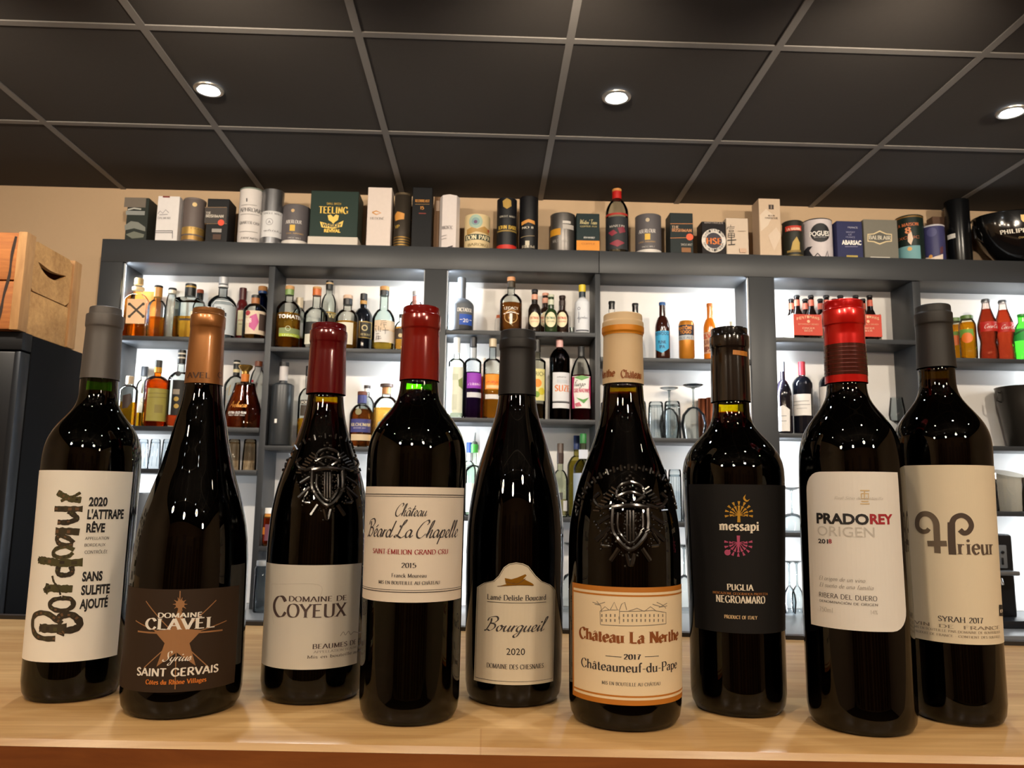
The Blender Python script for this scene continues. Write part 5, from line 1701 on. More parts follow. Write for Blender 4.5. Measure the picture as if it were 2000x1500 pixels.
bottle('2LA', 901, 49, 542, 584, 599, 17, 545, '#5b6068', None, 'matt slate-grey rum bottle with swollen neck and blue label', None, (('t', 'DICTADOR', 'serb', 893, 921, 608, 7, WH), ('p', 897, 921, 613, 634, '#2a56b8'), ('t', '20', 'sans', 904, 914, 629, 7, WH), ('l', [(898, 624), (903, 624)], 1, WH), ('l', [(916, 624), (920, 624)], 1, WH), ('p', 897, 921, 635, 642, '#23262c')), 'rum_bottle', 'bottle', g3, opaque=True, rough=.5, taper=.98)
bottle('2LA', 974, 14, 616, 622, 626, 9, 622, '#e8e4e0', '#e0713a', 'tiny white bottle with orange cap beside the cork-topped rum', None, (), 'bitters_bottle', 'bottle', g3, opaque=True, dy='b')
bottle('2LA', 998, 43, 542, 574, 590, 15, 550, GL, '#c98d5e', 'clear rum bottle with cork stopper and white printed tree', ('#9c5a22', 594), (('t', 'LEGACY', 'gro', 985, 1012, 604, 5, '#e8e4dc'), ('l', [(984, 612), (998, 609), (1013, 612)], 1.6, '#e8e4dc'), ('r', 998, 618, 12, 13.2, '#c89a5a'), ('l', [(998, 612), (998, 632)], 5, '#d8d0c4')), 'rum_bottle', 'bottle', g3, tops=((551, 562, '#3a2e1c', 1.08),))
for cx, top, c1, c2, lc, lb, dy in ((1065, 573, '#2a1a14', '#c88a70', '#c0392a', 'dark soda bottle half hidden behind the green-labelled one', 'b'), (1044, 566, '#1c1512', '#1a1a24', '#c05a3a', 'dark soda bottle with oval cream label and blue-black cap, first of four', 0), (1076, 576, '#26391f', '#c8ccb8', '#2f6a4a', 'green soda bottle with silver cap and oval green-lettered label', 0), (1098, 578, '#24150e', '#2a1812', '#c0392a', 'brown soda bottle with oval label, fourth of the soda row', .035)):
    bottle('2LA', cx, 25, top, top + 28, top + 42, 12, top + 5, c1, c2, lb, None, (('f', [(cx + 10 * math.cos(a), 624 + (15 * math.sin(a))) for a in (-i * math.pi / 10 for i in range(20))], '#e6d9b4'), ('t', 'FENTIMANS', 'bold', cx - 8, cx + 8, 623, 4.5, lc), ('t', 'GINGER BEER', 'gro', cx - 7, cx + 7, 629, 2.6, lc)), 'soda_bottle', 'bottle', 'small soda bottles on the middle upper shelf', dy=dy, opaque=True, rough=.1, tops=((top + 10, top + 20, c2 if c2 != '#1a1a24' else '#d89a80', 1.05),))
gl_ = G().lathe([(.007, 0), (.009, .002), (.01, .026), (.009, .026), (.007, .004)], thin_glass('#eef2f2'), 20)
o = gl_.obj('shot_glass', None, (at_y(1117, 640, YF + .03)[0], YF + .03, SZ['2LA'] + .0006))
finish(o, 'tiny clear glass between the brown soda and the yellow-capped bottle', 'glass', None)
bottle('2LA', 1137, 29, 557, 584, 594, 13, 571, '#d9dde4', '#d8bf2a', 'white paper-wrapped bitters bottle with yellow cap', None, (('t', 'angostura', 'scr', 1128, 1148, 622, 6, '#5a6070'), ('r', 1131, 602, 2, 3, '#6a7080'), ('l', [(1131, 608), (1131, 630)], 1.2, '#7a8090'), ('p', 1126, 1150, 644, 646, '#2a3040')), 'bitters_bottle', 'bottle', g3, opaque=True, rough=.7, tops=((571, 586, '#22303c', 1.0),))
g4 = 'beers on the fourth upper shelf'
bottle('2RA', 1195, 27, 589, 622, 642, 12, 594, '#12100e', '#101010', 'black beer bottle behind the cream capsule, left of its twin', None, (('p', 1190, 1200, 604, 616, '#c8c8c4'),), 'beer_bottle', 'bottle', g4, opaque=True, rough=.1)
bottle('2RA', 1241, 27, 593, 624, 644, 12, 598, '#15110e', '#101010', 'black beer bottle behind the cream capsule, nearer the blue-labelled one', None, (), 'beer_bottle', 'bottle', g4, opaque=True, rough=.1)
bottle('2RA', 1294, 28, 591, 618, 642, 12, 597, '#33160e', '#2a5a9a', 'brown beer bottle with sky-blue shield label and blue cap', None, (('f', [(1281, 646), (1307, 646), (1307, 680), (1294, 689), (1281, 680)], '#3fa8d8'), ('t', 'BREWDOG', 'bold', 1282, 1306, 654, 6, '#1a4a78'), ('t', 'PUNK', 'bold', 1287, 1301, 671, 6, '#14406a'), ('t', 'IPA', 'bold', 1289, 1299, 680, 6, '#14406a')), 'beer_bottle', 'bottle', g4, opaque=True, rough=.1)
zb = SZ['2RA'] + .0006
Y = YF + .048
X = at_y(1341, 665, Y)[0]
s = sc(1341, 665, Y)
hc = at_y(1341, 628, Y)[1] - zb
r = 15 * s
g = G().lathe([(r * .82, 0), (r * .86, .004), (r, .012), (r, hc - .014), (r * .86, hc - .003), (r * .84, hc), (r * .8, hc - .003)], M('#c9822a', .3, .35), 36)
prints(g, cyl_map(r), 1341, r, Y, X, zb, (('p', 1325.9, 1356.1, 634, 654, '#232c40'), ('p', 1325.9, 1356.1, 654, 663, '#b9bfc6'), ('t', 'FANTÔME', 'black', 1329, 1352, 643, 6, '#d88a2a'), ('t', 'TOGO', 'black', 1331, 1350, 651, 6, '#d88a2a'), ('t', 'PALE ALE', 'gro', 1330, 1352, 661, 3.5, '#4a4f5a')))
o = g.obj('beer_can', None, (X, Y, zb))
finish(o, 'orange and navy beer can between two beer bottles', 'can', None)
G().lathe([(r * .8, hc - .003), (r * .78, hc - .001)], M('#b9bcc2', .3, .9), 30).obj('can_lid', o)
bottle('2RA', 1387, 26, 593, 622, 642, 12, 599, '#d9781c', '#c87028', 'orange beer bottle with grey and red printed label', None, (('p', 1376, 1399, 648, 690, '#c89a7a'), ('t', 'ELVIS', 'black', 1377, 1397, 660, 8, '#b8442a'), ('t', 'JUICE', 'black', 1378, 1397, 672, 8, '#8a5a4a'), ('t', 'IPA', 'black', 1379, 1397, 686, 9, '#7a3a2a')), 'beer_bottle', 'bottle', g4, opaque=True, rough=.15)
t = bottle('2RA', 1430, 22, 628, 650, 664, 8, 640, '#e8efee', '#c9d2c8', 'clear bottle with a looped wire stopper behind the glossy black capsule', None, (), 'swing_bottle', 'bottle', g4)
zt_ = max((v.co.z for c in t.children for v in c.data.vertices))
G().tube([(-.007, 0, zt_ - .002), (-.009, 0, zt_ + .012), (-.006, 0, zt_ + .024), (.006, 0, zt_ + .024), (.011, 0, zt_ + .014), (.007, 0, zt_ + .003)], .0012, M('#9aa09a', .3, .8), 6).obj('wire_loop', t)
# soda carriers
for k, (x0, x1, lb) in enumerate(((1550, 1607, 'red cardboard soda carrier, leftmost of the three'), (1608.5, 1665.5, 'red cardboard soda carrier behind the shiny red capsule'), (1667, 1723, 'red cardboard soda carrier at the right, under the divider'))):
    zb = SZ['3LA'] + .0006
    Y0, Y1 = YF + .012, YF + .140
    xa, xb = at_y(x0, 640, Y0)[0], at_y(x1, 640, Y0)[0]
    X = (xa + xb) / 2
    hw = (xb - xa) / 2 - .001
    za = at_y((x0 + x1) / 2, 614, Y0)[1] - zb
    z0 = at_y((x0 + x1) / 2, 652, Y0)[1] - zb
    t = thing('soda_carrier', lb, 'carrier', (X, Y0, zb), 'red soda carriers')
    rc_ = M('#c8412c', .6, name='red_card')
    bk_ = M('#b9b2a4', .7)
    D_ = Y1 - Y0
    g = G()
    g.bbox(-hw, hw, 0, .002, .012, za, rc_, .0006, 1)
    prints(g, flat_map(0), (x0 + x1) / 2, 0, Y0, X, zb, tuple(('t', ch, 'bold', (x0 + x1) / 2 - 22.5 + i * 5, (x0 + x1) / 2 - 18.5 + i * 5, 626 - 4.5 * math.sin((i + .5) / 9 * math.pi), 5, '#e8b48c') for i, ch in enumerate('FENTIMANS')) + (('d', (x0 + x1) / 2, 628, 3, '#e8b48c'), ('t', 'BOTANICALLY BREWED', 'gro', (x0 + x1) / 2 - 20, (x0 + x1) / 2 + 20, 635, 2.6, '#e8b48c'), ('t', 'GINGER', 'gro', (x0 + x1) / 2 - 12, (x0 + x1) / 2 + 12, 643, 3.4, '#f0c8a8'), ('t', 'BEER', 'gro', (x0 + x1) / 2 - 8, (x0 + x1) / 2 + 8, 648, 3.4, '#f0c8a8')), curved=False)
    g.obj('front_panel', t, smooth=False)
    G().bbox(-hw, -hw + .002, .003, D_, .002, za * 1.05, bk_, .0005, 1).obj('side_panel', t, smooth=False)
    G().bbox(hw - .002, hw, .003, D_, .002, za * 1.05, bk_, .0005, 1).obj('side_panel', t, smooth=False)
    G().bbox(-hw, hw, D_ - .002, D_, .002, za, rc_, .0005, 1).obj('rear_panel', t, smooth=False)
    G().bbox(-hw + .003, hw - .003, .004, D_ - .004, 0, .002, bk_, .0005, 1).obj('bottom', t, smooth=False)
    for j in range(4):
        bx_, by_ = (-.5 if j % 2 == 0 else .5) * hw * 1.0, .034 if j < 2 else .096
        zt = at_y((x0 + x1) / 2 + (1 if j % 2 else -1) * 14, 577, Y0 + .03)[1] - zb
        rr = hw * .44
        b = thing('soda_bottle', '%s %s dark soda bottle in the %s red carrier' % ('front' if j < 2 else 'rear', ('left-side', 'right-side')[j % 2], ('first', 'hidden middle', 'end')[k]), 'bottle', (X + bx_, Y0 + by_, zb + .0026), 'dark sodas in the red carriers')
        dk_ = M('#150d0b', .1)
        G().lathe([(rr * .9, 0), (rr, .004), (rr, zt * .45), (rr * .8, zt * .56), (rr * .46, zt * .68), (rr * .4, zt * .95), (rr * .36, zt - .004)], dk_, 22).obj('glass_body', b)
        G().lathe([(rr * .47, zt - .012), (rr * .47, zt - .006), (rr * .4, zt - .0026)], M('#2a2a2c', .3, .3), 18).obj('crown_cap', b)
        G().lathe([(rr * .46, zt * .74), (rr * .43, zt * .88)], M('#c05a44', .5), 18, False, False).obj('neck_label', b, smooth=True)
g5 = 'soft drinks on the right upper shelf'
for cx, top, dy, lb in ((1866, 622, 'b', 'orange drink bottle, rear one beside the dark grey capsule'), (1889, 617, 0, 'orange drink bottle with green lid and orange fruit picture')):
    bottle('3RA', cx, 30, top, top + 8, top + 22, 20, top + 7, '#f6efdc', '#5a7a3a', lb, ('#e89a14', top + 14), (('p', cx - 12, cx + 12, top + 25, top + 40, '#6a9a3a'), ('d', cx + 2, top + 42, 10, '#e0701c')), 'juice_bottle', 'bottle', g5, dy=dy, capw=22, capname='lid')
for cx, top, lb in ((1929, 585, 'contour cola bottle with red label, left of the pair'), (1962, 587, 'contour cola bottle with red label, beside the green bottle')):
    zb = SZ['3RA'] + .0006
    Y = YF + .05
    s = sc(cx, 640, Y)
    X = at_y(cx, 650, Y)[0]
    hh = at_y(cx, top, Y)[1] - zb
    R_ = 17 * s
    pr = [(R_ * .84, 0), (R_ * .93, .003), (R_ * .95, hh * .1), (R_ * .84, hh * .24), (R_ * .80, hh * .3), (R_ * .96, hh * .44), (R_, hh * .53), (R_ * .93, hh * .62), (R_ * .68, hh * .74), (R_ * .44, hh * .86), (R_ * .38, hh * .93), (R_ * .40, hh * .96), (R_ * .36, hh * .985)]
    pr = catmull(pr, False, 4)
    t = thing('cola_bottle', lb, 'bottle', (X, Y, zb), g5)
    G().lathe(pr, thin_glass('#f0e6e0', 1.6, 1.28), 36).obj('glass_body', t)
    lq = [(max(.002, r - .0022), max(z, .005)) for r, z in pr if z < hh * .84]
    G().lathe([q for i, q in enumerate(lq) if i == 0 or q[1] > lq[i - 1][1]], liquid('#a03018'), 30).obj('liquid', t)
    G().lathe([(R_ * .46, hh * .95), (R_ * .46, hh * .975), (R_ * .4, hh)], M('#8f9399', .3, .7), 20).obj('crown_cap', t)
    g = G()

    def cmap(u, v, off, pr=pr, R_=R_):
        rr = R_
        for a, b in zip(pr, pr[1:]):
            if a[1] <= v <= b[1]:
                rr = a[0] + (b[0] - a[0]) * (v - a[1]) / max(1e-9, b[1] - a[1])
                break
        return ((rr + off) * math.sin(u / R_), -(rr + off) * math.cos(u / R_), v)
    patch(g, cmap, -R_ * 1.3, R_ * 1.3, hh * .45, hh * .61, M('#c0241c', .5), .0005, 20, 4)
    words(g, cmap, 'Coca-Cola', 'scr', -R_ * .85, R_ * .85, hh * .50, hh * .065, M(WH, .5), .0009, .005)
    g.obj('label', t, smooth=False)
bottle('3RA', 1999, 36, 614, 630, 668, 14, 619, '#8fe87a', '#2a9a3a', 'bright green water bottle at the right edge of the photo', None, (('p', 1986, 2012, 640, 664, '#2fae4a'), ('l', [(1986, 652), (2010, 640)], 3, '#1f6a34')), 'water_bottle', 'bottle', g5, liqr=.9)

# ------------------------------------------------------------------ middle shelves
m6 = 'spirit bottles on the far left middle shelf'
bottle('1LB', 252, 34, 735, 752, 764, 13, 750, GL, '#d8c0a0', 'clear bottle with cream cork cap and dark label, beside the grey capsule', ('#f0a018', 786), (('f', [(240, 772), (254, 768), (256, 782), (248, 796), (238, 798)], '#4a3a34'),), 'whisky_bottle', 'bottle', m6)
bottle('1LB', 280, 26, 716, 742, 756, 12, 735, '#f2f2ea', '#3c3f44', 'clear bottle with dark grey cap, a little amber left, behind the cork-capped one', ('#e8a818', 806), (('p', 268, 290, 768, 806, '#efe8cc'), ('r', 280, 782, 5, 6, '#b8a878')), 'whisky_bottle', 'bottle', m6, dy='b')
bottle('1LB', 307, 46, 704, 734, 748, 13, 718, '#e8a24a', '#4a4a48', 'amber glass bottle with a large olive-yellow label', ('#e89a34', 744), (('p', 286, 321, 758, 822, '#b0a24e'), ('p', 301, 313, 790, 806, '#9c8c4a'), ('l', [(289, 768), (318, 767)], 1.2, '#8a7c3a'), ('l', [(289, 776), (318, 775)], 1.2, '#8a7c3a')), 'rum_bottle', 'bottle', m6, tops=((718, 728, '#e0a020', 1.1),))
bottle('1LB', 352, 44, 684, 726, 742, 14, 711, GL, '#141414', 'clear bottle with black label and gold medals beside the copper capsule', ('#d8441a', 812), (('p', 335, 370, 742, 811, '#24221f'), ('d', 344, 779, 4.5, '#c9a44a'), ('d', 344, 793, 4.5, '#c9a44a'), ('p', 338, 350, 760, 770, '#a89a88'), ('d', 348, 730, 5, '#2a2a2a')), 'rum_bottle', 'bottle', m6, tops=((690, 693, '#cfc6b4', 1.12), (698, 701, '#cfc6b4', 1.12)))
bottle('1LB', 460, 44, 704, 734, 756, 12, 734, GL, '#181818', 'clear bottle with cream-banded black cap behind the amber decanter', None, (('l', [(442, 760), (450, 752), (446, 772), (456, 764)], 1.4, '#b8964a'),), 'rum_bottle', 'bottle', m6, dy='b', tops=((708, 711, '#d8d0c0', 1.12), (722, 728, '#d8c898', 1.12)))
# decanter
zb = SZ['1LB'] + .0006
Y = YF + .048
s = sc(473, 780, Y)
X = at_y(475, 800, Y)[0]
zz = lambda y: at_y(475, y, Y)[1] - zb
t = thing('rum_decanter', 'amber bell-shaped rum decanter with a flared gold stopper', 'decanter', (X, Y, zb), m6)
pr = [(34 * s, 0), (38 * s, .004), (38.5 * s, zz(815)), (32 * s, zz(790)), (24 * s, zz(768)), (20 * s, zz(752)), (19 * s, zz(749)), (8 * s, zz(747.5)), (7.5 * s, zz(744)), (7.5 * s, zz(738))]
FL = .52


def flat_lathe(prof, m, n):
    q = G().lathe(prof, m, n)
    zt_ = zz(752)
    q.v = [(a, b * (FL if c < zt_ else FL + (1 - FL) * min(1, (c - zt_) / .012)), c) for a, b, c in q.v]
    return q


flat_lathe(pr, thin_glass('#f2e2d0', 2.0), 40).obj('glass_body', t)
flat_lathe([(r - .003, max(z, .007)) for r, z in pr[1:6]], liquid('#9c3c0e'), 32).obj('liquid', t)
G().lathe([(7.6 * s, zz(746)), (8 * s, zz(731))], M('#c9701c', .5), 20).obj('neck_band', t)
G().lathe([(7 * s, zz(731)), (7 * s, zz(726)), (13 * s, zz(719)), (14 * s, zz(715)), (12 * s, zz(713.5))], M('#b8924a', .2, .8), 28).obj('stopper', t)
g = G()
mpd = lambda u, v, off: (math.sin(u / (38 * s)) * (max([a[0] + (b[0] - a[0]) * (v - a[1]) / max(1e-9, b[1] - a[1]) for a, b in zip(pr, pr[1:]) if a[1] <= v <= b[1]] or [38 * s]) + off), -FL * math.cos(u / (38 * s)) * (max([a[0] + (b[0] - a[0]) * (v - a[1]) / max(1e-9, b[1] - a[1]) for a, b in zip(pr, pr[1:]) if a[1] <= v <= b[1]] or [38 * s]) + off), v)
words(g, mpd, 'Arehucas', 'scr', -27 * s, 14 * s, zz(797), 12 * s, M('#c98a3c', .4, .4), .001, .008)
words(g, mpd, 'EXTRA OLD RUM', 'grob', -26 * s, 12 * s, zz(810), 4.5 * s, M(WH, .5), .001, .008)
words(g, mpd, 'FINEST RUM SINCE', 'gro', -24 * s, 10 * s, zz(814), 2.4 * s, M(WH, .5), .001, .008)
g.obj('lettering', t, smooth=False)
bottle('1LB', 503, 30, 706, 722, 748, 15, 716, '#eef0f0', '#7c4228', 'frosted clear bottle with brown cork top beside the divider', None, (('d', 493, 744, 2.5, '#b02838'),), 'rum_bottle', 'bottle', m6, dy='b', capw=15)
m7 = 'spirit bottles on the second middle shelf'
bottle('1RB', 553, 43, 708, 748, 754, 16, 744, '#2c3034', None, 'tall matt black whisky bottle with white-grey neck and gold print', None, (('p', 553, 568, 824, 845, '#8a8474'), ('p', 553, 568, 846, 862, '#4a4234'), ('d', 556, 858, 5, '#3a3428'), ('p', 536, 541, 818, 826, WH)), 'whisky_bottle', 'bottle', m7, opaque=True, rough=.35, tops=((714, 744, '#c9c4c4', 1.05), (708, 716, '#1c1c1e', 1.16)), taper=1.04)
bottle('1RB', 600, 34, 715, 758, 778, 10, 734, GL, '#141414', 'slender bottle with long black cap, half hidden behind the dark red capsule', ('#e8a41c', 818), (('p', 586, 612, 781, 790, '#2a2a2a'), ('p', 586, 612, 791, 812, '#3a3024'), ('t', 'JACK', 'bold', 587, 600, 788, 5, '#d8d0c0')), 'whisky_bottle', 'bottle', m7)
bottle('1RB', 706, 46, 765, 790, 812, 17, 788, GL, '#3a3f7c', 'whisky bottle with violet neck and violet label', ('#b0521a', 800), (('p', 684, 722, 818, 844, '#3c3f80'), ('t', 'KILCHOMAN', 'ser', 685, 721, 832, 6, '#e8d8a8'), ('t', 'MACHIR BAY', 'gro', 690, 714, 837, 2.6, '#c8c0d8'), ('p', 685, 722, 848, 860, '#d8c09c'), ('d', 700, 804, 6, '#8a8460')), 'whisky_bottle', 'bottle', m7, cork=(772, '#6a3a2a'))
bottle('1RB', 716, 30, 753, 774, 790, 10, 766, '#e6eaea', '#e0dcd6', 'slim clear bottle with dark flat cap behind the violet-labelled whisky', None, (), 'whisky_bottle', 'bottle', m7, dy='b', tops=((753, 759, '#3a3230', 1.3),))
bottle('1RB', 754, 50, 750, 774, 794, 18, 756, GL, '#4a3a34', 'round-shouldered whisky bottle with wide dark flat stopper', ('#ecac44', 798), (('d', 742, 828, 5, '#8aa0a4'),), 'whisky_bottle', 'bottle', m7, capw=26, tops=((757, 770, '#b07a4a', 1.0),))
m8 = 'liqueur bottles on the middle shelf'
bottle('2LB', 892, 31, 660, 700, 709, 12, 690, '#f4f8f0', '#e0e4e4', 'white-labelled clear liqueur bottle beside the bright red capsule', ('#f2f6dc', 720), (('p', 871, 903, 716, 806, '#e8ecd8'), ('f', [(895, 742), (903, 736), (903, 760), (896, 754)], '#8a9a5a'), ('p', 873, 895, 730, 742, '#d0d8c0'), ('p', 874, 892, 770, 800, '#d8dcc8')), 'liqueur_bottle', 'bottle', m8)
bottle('2LB', 924, 33, 659, 700, 708, 13, 678, '#f0f4f6', '#17181c', 'clear liqueur bottle with purple label and black cap', ('#3c1450', 728), (('p', 912, 940, 728, 758, '#9a3cc0'), ('t', 'cassis', 'scr', 914, 938, 752, 9, '#e8c8f0'), ('p', 912, 940, 766, 776, '#d8d8dc')), 'liqueur_bottle', 'bottle', m8, tops=((680, 700, '#d8d8dc', .9),))
bottle('2LB', 962, 36, 662, 700, 710, 14, 678, '#f0f4f4', '#c8b89c', 'clear liqueur bottle with orange label and wooden stopper', ('#f29a24', 732), (('p', 948, 978, 731, 760, '#f0952a'), ('t', 'orange', 'scr', 950, 974, 748, 9, '#d8501c'), ('p', 948, 978, 770, 779, '#e0dcd8'), ('p', 950, 976, 752, 758, '#f4c890')), 'liqueur_bottle', 'bottle', m8, capname='stopper')
bottle('2LB', 943, 20, 700, 730, 738, 10, 712, '#f2e8e0', '#e0d0c4', 'orange bottle peeking out between the purple and orange labels', ('#f0761e', 736), (), 'liqueur_bottle', 'bottle', m8, dy='b')
bottle('2LB', 1049, 34, 664, 700, 708, 13, 688, '#eef0e8', '#20201e', 'clear bottle with a yellow and orange fruit label, beside the matt black capsule', ('#3a2a1a', 790), (('p', 1034, 1064, 720, 782, '#d8cf8a'), ('d', 1050, 748, 8, '#e8861c'), ('d', 1058, 764, 7, '#c8b82a'), ('t', 'RICH', 'sans', 1046, 1063, 734, 8, '#5a5a30'), ('d', 1048, 770, 6, '#7a9a2a')), 'liqueur_bottle', 'bottle', m8)
bottle('2LB', 1093, 40, 660, 678, 700, 13, 676, '#6a4a14', '#d8a8a4', 'brown bitter aperitif bottle with a white label and pink cap', ('#3a200a', 690), (('p', 1080, 1113, 727, 784, '#d9dade'), ('p', 1080, 1113, 787, 797, '#d9dade'), ('p', 1080, 1113, 783, 785.5, '#6a6a6e'), ('t', 'SUZE', 'serb', 1084, 1112, 764, 12, '#d8752a'), ('t', 'APERITIF', 'gro', 1088, 1106, 738, 3, '#5a5a60'), ('p', 1088, 1108, 741, 748, '#c6cad0')), 'aperitif_bottle', 'bottle', m8, opaque=False)
bottle('2LB', 1135, 41, 677, 698, 736, 12, 697, '#eef0ee', '#2c2c2c', 'grenadine syrup bottle with dark red liquid and a leafy white label', ('#a8123c', 734), (('p', 1119, 1154, 734, 797, '#e8e4e0'), ('f', [(1119, 797), (1119, 735), (1123, 735), (1121, 760), (1124, 797)], '#b0285a'), ('f', [(1154, 797), (1150, 760), (1152, 735), (1154, 735)], '#b0285a'), ('f', [(1122, 736), (1136, 733), (1152, 736), (1136, 743)], '#6aa05a'), ('t', 'fuego', 'scr', 1123, 1144, 754, 11, '#2a2a2a'), ('t', 'GRENADINE', 'serb', 1122, 1150, 766, 7, '#c0385a'), ('f', [(1126, 776), (1138, 782), (1150, 776), (1140, 788)], '#5a9a4a'), ('f', [(1124, 788), (1132, 785), (1136, 793), (1126, 794)], '#c86a7a')), 'syrup_bottle', 'bottle', m8)


def glass_thing(sh, cx, w_rim, w_foot, top, kind, label, group, dy=.0, name=None, tint='#e9eef0', rows=None, base=None):
    """drinking glasses standing upside down: kind tumbler / stem"""
    zb = SZ[sh] + .0006
    Y = YF + .006 + max(w_rim, w_foot) / 2 * .00217 + dy
    s = sc(cx, top, Y)
    X = at_y(cx, top + 20, Y)[0]
    hh = at_y(cx, top, Y)[1] - zb
    m = thin_glass(tint, 2.6, 1.3)
    if kind == 'tumbler':
        o = G().lathe([(w_rim / 2 * s, 0), (w_rim / 2 * s * .98, hh * .3), (w_foot / 2 * s * 1.05, hh * .9), (w_foot / 2 * s, hh * .97), (w_foot / 2 * s * .9, hh)], m, 28, False, True)
        o.lathe([(w_foot / 2 * s * .98, hh * .86), (w_foot / 2 * s * .98, hh * .90)], m, 28, True, True)
        for k in range(8):
            a = k * math.pi / 4
            o.tube([(w_rim / 2 * s * 1.0 * math.cos(a), w_rim / 2 * s * math.sin(a), .01), (w_foot / 2 * s * 1.06 * math.cos(a), w_foot / 2 * s * 1.06 * math.sin(a), hh * .86)], .0011, m, 5)
        o = o.obj(name or 'tumbler', None, (X, Y, zb))
        return finish(o, label, 'glass', group)
    t = thing(name or 'stemmed_glass', label, 'glass', (X, Y, zb), group)
    zst, zbo = hh * rows[0], hh * rows[1]
    G().lathe([(w_rim / 2 * s * .8, 0), (w_rim / 2 * s, zst * .45), (w_rim / 2 * s * .85, zst * .75), (w_rim / 2 * s * .45, zst * .95), (.006, zst)], m, 28, False, True).obj('glass_bowl', t)
    G().lathe([(.006, zst), (.004, zst + .01), (.004, zbo - .006), (.008, zbo)], thin_glass('#d4dcde', 2.4, 1.3), 14).obj('stem', t)
    G().lathe([(.008, zbo), (w_foot / 2 * s * .6, zbo + .004), (w_foot / 2 * s, hh), (w_foot / 2 * s * .97, hh + .0012)], m, 28).obj('foot', t)
    return t


gg1 = 'upturned glasses on the fourth middle shelf'
glass_thing('2RB', 1248, 30, 26, 784, 'tumbler', 'upturned ribbed tumbler half hidden by the cream-capsuled bottle', gg1)
glass_thing('2RB', 1281, 32, 27, 785, 'tumbler', 'upturned ribbed tumbler, left one of the clear pair', gg1)
glass_thing('2RB', 1313, 33, 29, 784, 'tumbler', 'upturned ribbed tumbler, right one of the clear pair', gg1)
glass_thing('2RB', 1307, 40, 36, 758, 'stem', 'upturned stemmed glass rising behind the ribbed tumblers', gg1, dy=.092, rows=(.62, .95))
glass_thing('2RB', 1354, 50, 40, 752, 'stem', 'upturned stemmed beer glass with a round printed bowl', gg1, rows=(.60, .94))
glass_thing('2RB', 1184, 22, 20, 786, 'tumbler', 'upturned tumbler at the left end behind the cream-capsuled bottle', gg1, dy=.03)
for cx, top, lb, dy in ((1374, 779, 'hammered copper mug behind the printed beer glass', .108), (1390, 777, 'copper mug beside the glossy black capsule', .065)):
    zb = SZ['2RB'] + .0006
    Y = YF + .06 + dy
    s = sc(cx, top, Y)
    hh = at_y(cx, top, Y)[1] - zb
    t = thing('copper_mug', lb, 'mug', (at_y(cx, top + 20, Y)[0], Y, zb), 'copper mugs on the fourth middle shelf')
    cu = M('#8f5238', .3, .85)
    r = 10.5 * s
    G().lathe([(r * .8, 0), (r * .95, .005), (r, hh * .5), (r * .95, hh - .003), (r, hh), (r * .92, hh - .002), (r * .88, .006), (.002, .005)], cu, 28, True, False).obj('mug_body', t)
    G().tube([(r * .95, 0, hh * .8), (r * 1.5, 0, hh * .78), (r * 1.6, 0, hh * .5), (r * 1.4, 0, hh * .25), (r * .95, 0, hh * .25)], .0025, cu, 6).obj('handle', t)
m9 = 'wine bottles on the fifth middle shelf'
wl = '#e8e4e0'
bottle('3LB', 1530, 32, 707, 742, 776, 9, 726, '#15121a', '#5c6068', 'dark burgundy-shaped bottle with grey capsule and arched white label, on the shelf', None, (('f', [(1517, 842), (1517, 800), (1525, 794), (1530, 791), (1535, 794), (1543, 800), (1543, 842)], wl), ('l', [(1513, 812), (1536, 812)], 1.2, '#8a8a8a'), ('l', [(1513, 822), (1536, 822)], 1.2, '#8a8a8a')), 'wine_bottle', 'bottle', m9, opaque=True, rough=.1, capname='capsule')
bottle('3LB', 1567, 37, 707, 735, 752, 12, 733, '#12141c', '#b02438', 'small distant wine bottle with crimson capsule and white label', None, (('p', 1550, 1585, 769, 811, wl), ('l', [(1556, 783), (1580, 783)], 1.2, '#9a9a9a'), ('l', [(1554, 790), (1582, 790)], 1.2, '#9a9a9a'), ('l', [(1560, 797), (1576, 797)], 1, '#b0b0b0')), 'wine_bottle', 'bottle', m9, opaque=True, rough=.08, capname='capsule')
bottle('3LB', 1619, 37, 708, 734, 750, 12, 731, '#12141c', '#26262c', 'distant wine bottle mostly hidden behind the shiny red capsule', None, (('p', 1603, 1636, 754, 812, wl),), 'wine_bottle', 'bottle', m9, opaque=True, rough=.08, dy=.03, capname='capsule')
# snifter (upright)
zb = SZ['3LB'] + .0006
Y = YF + .075
X = at_y(1752, 800, Y)[0]
s = sc(1752, 800, Y)
hh = at_y(1752, 776, Y)[1] - zb
t = thing('tasting_glass', 'small upright tulip tasting glass between the two rightmost bottles', 'glass', (X, Y, zb))
mg = thin_glass('#e4eaec', 2.6, 1.3)
G().lathe([(.004, hh * .3), (14 * s, hh * .42), (15.5 * s, hh * .55), (13 * s, hh * .8), (11 * s, hh)], mg, 28, True, False).obj('glass_bowl', t)
G().lathe([(14 * s, 0), (12 * s, .003), (.005, .008), (.004, hh * .3)], mg, 24).obj('foot', t)
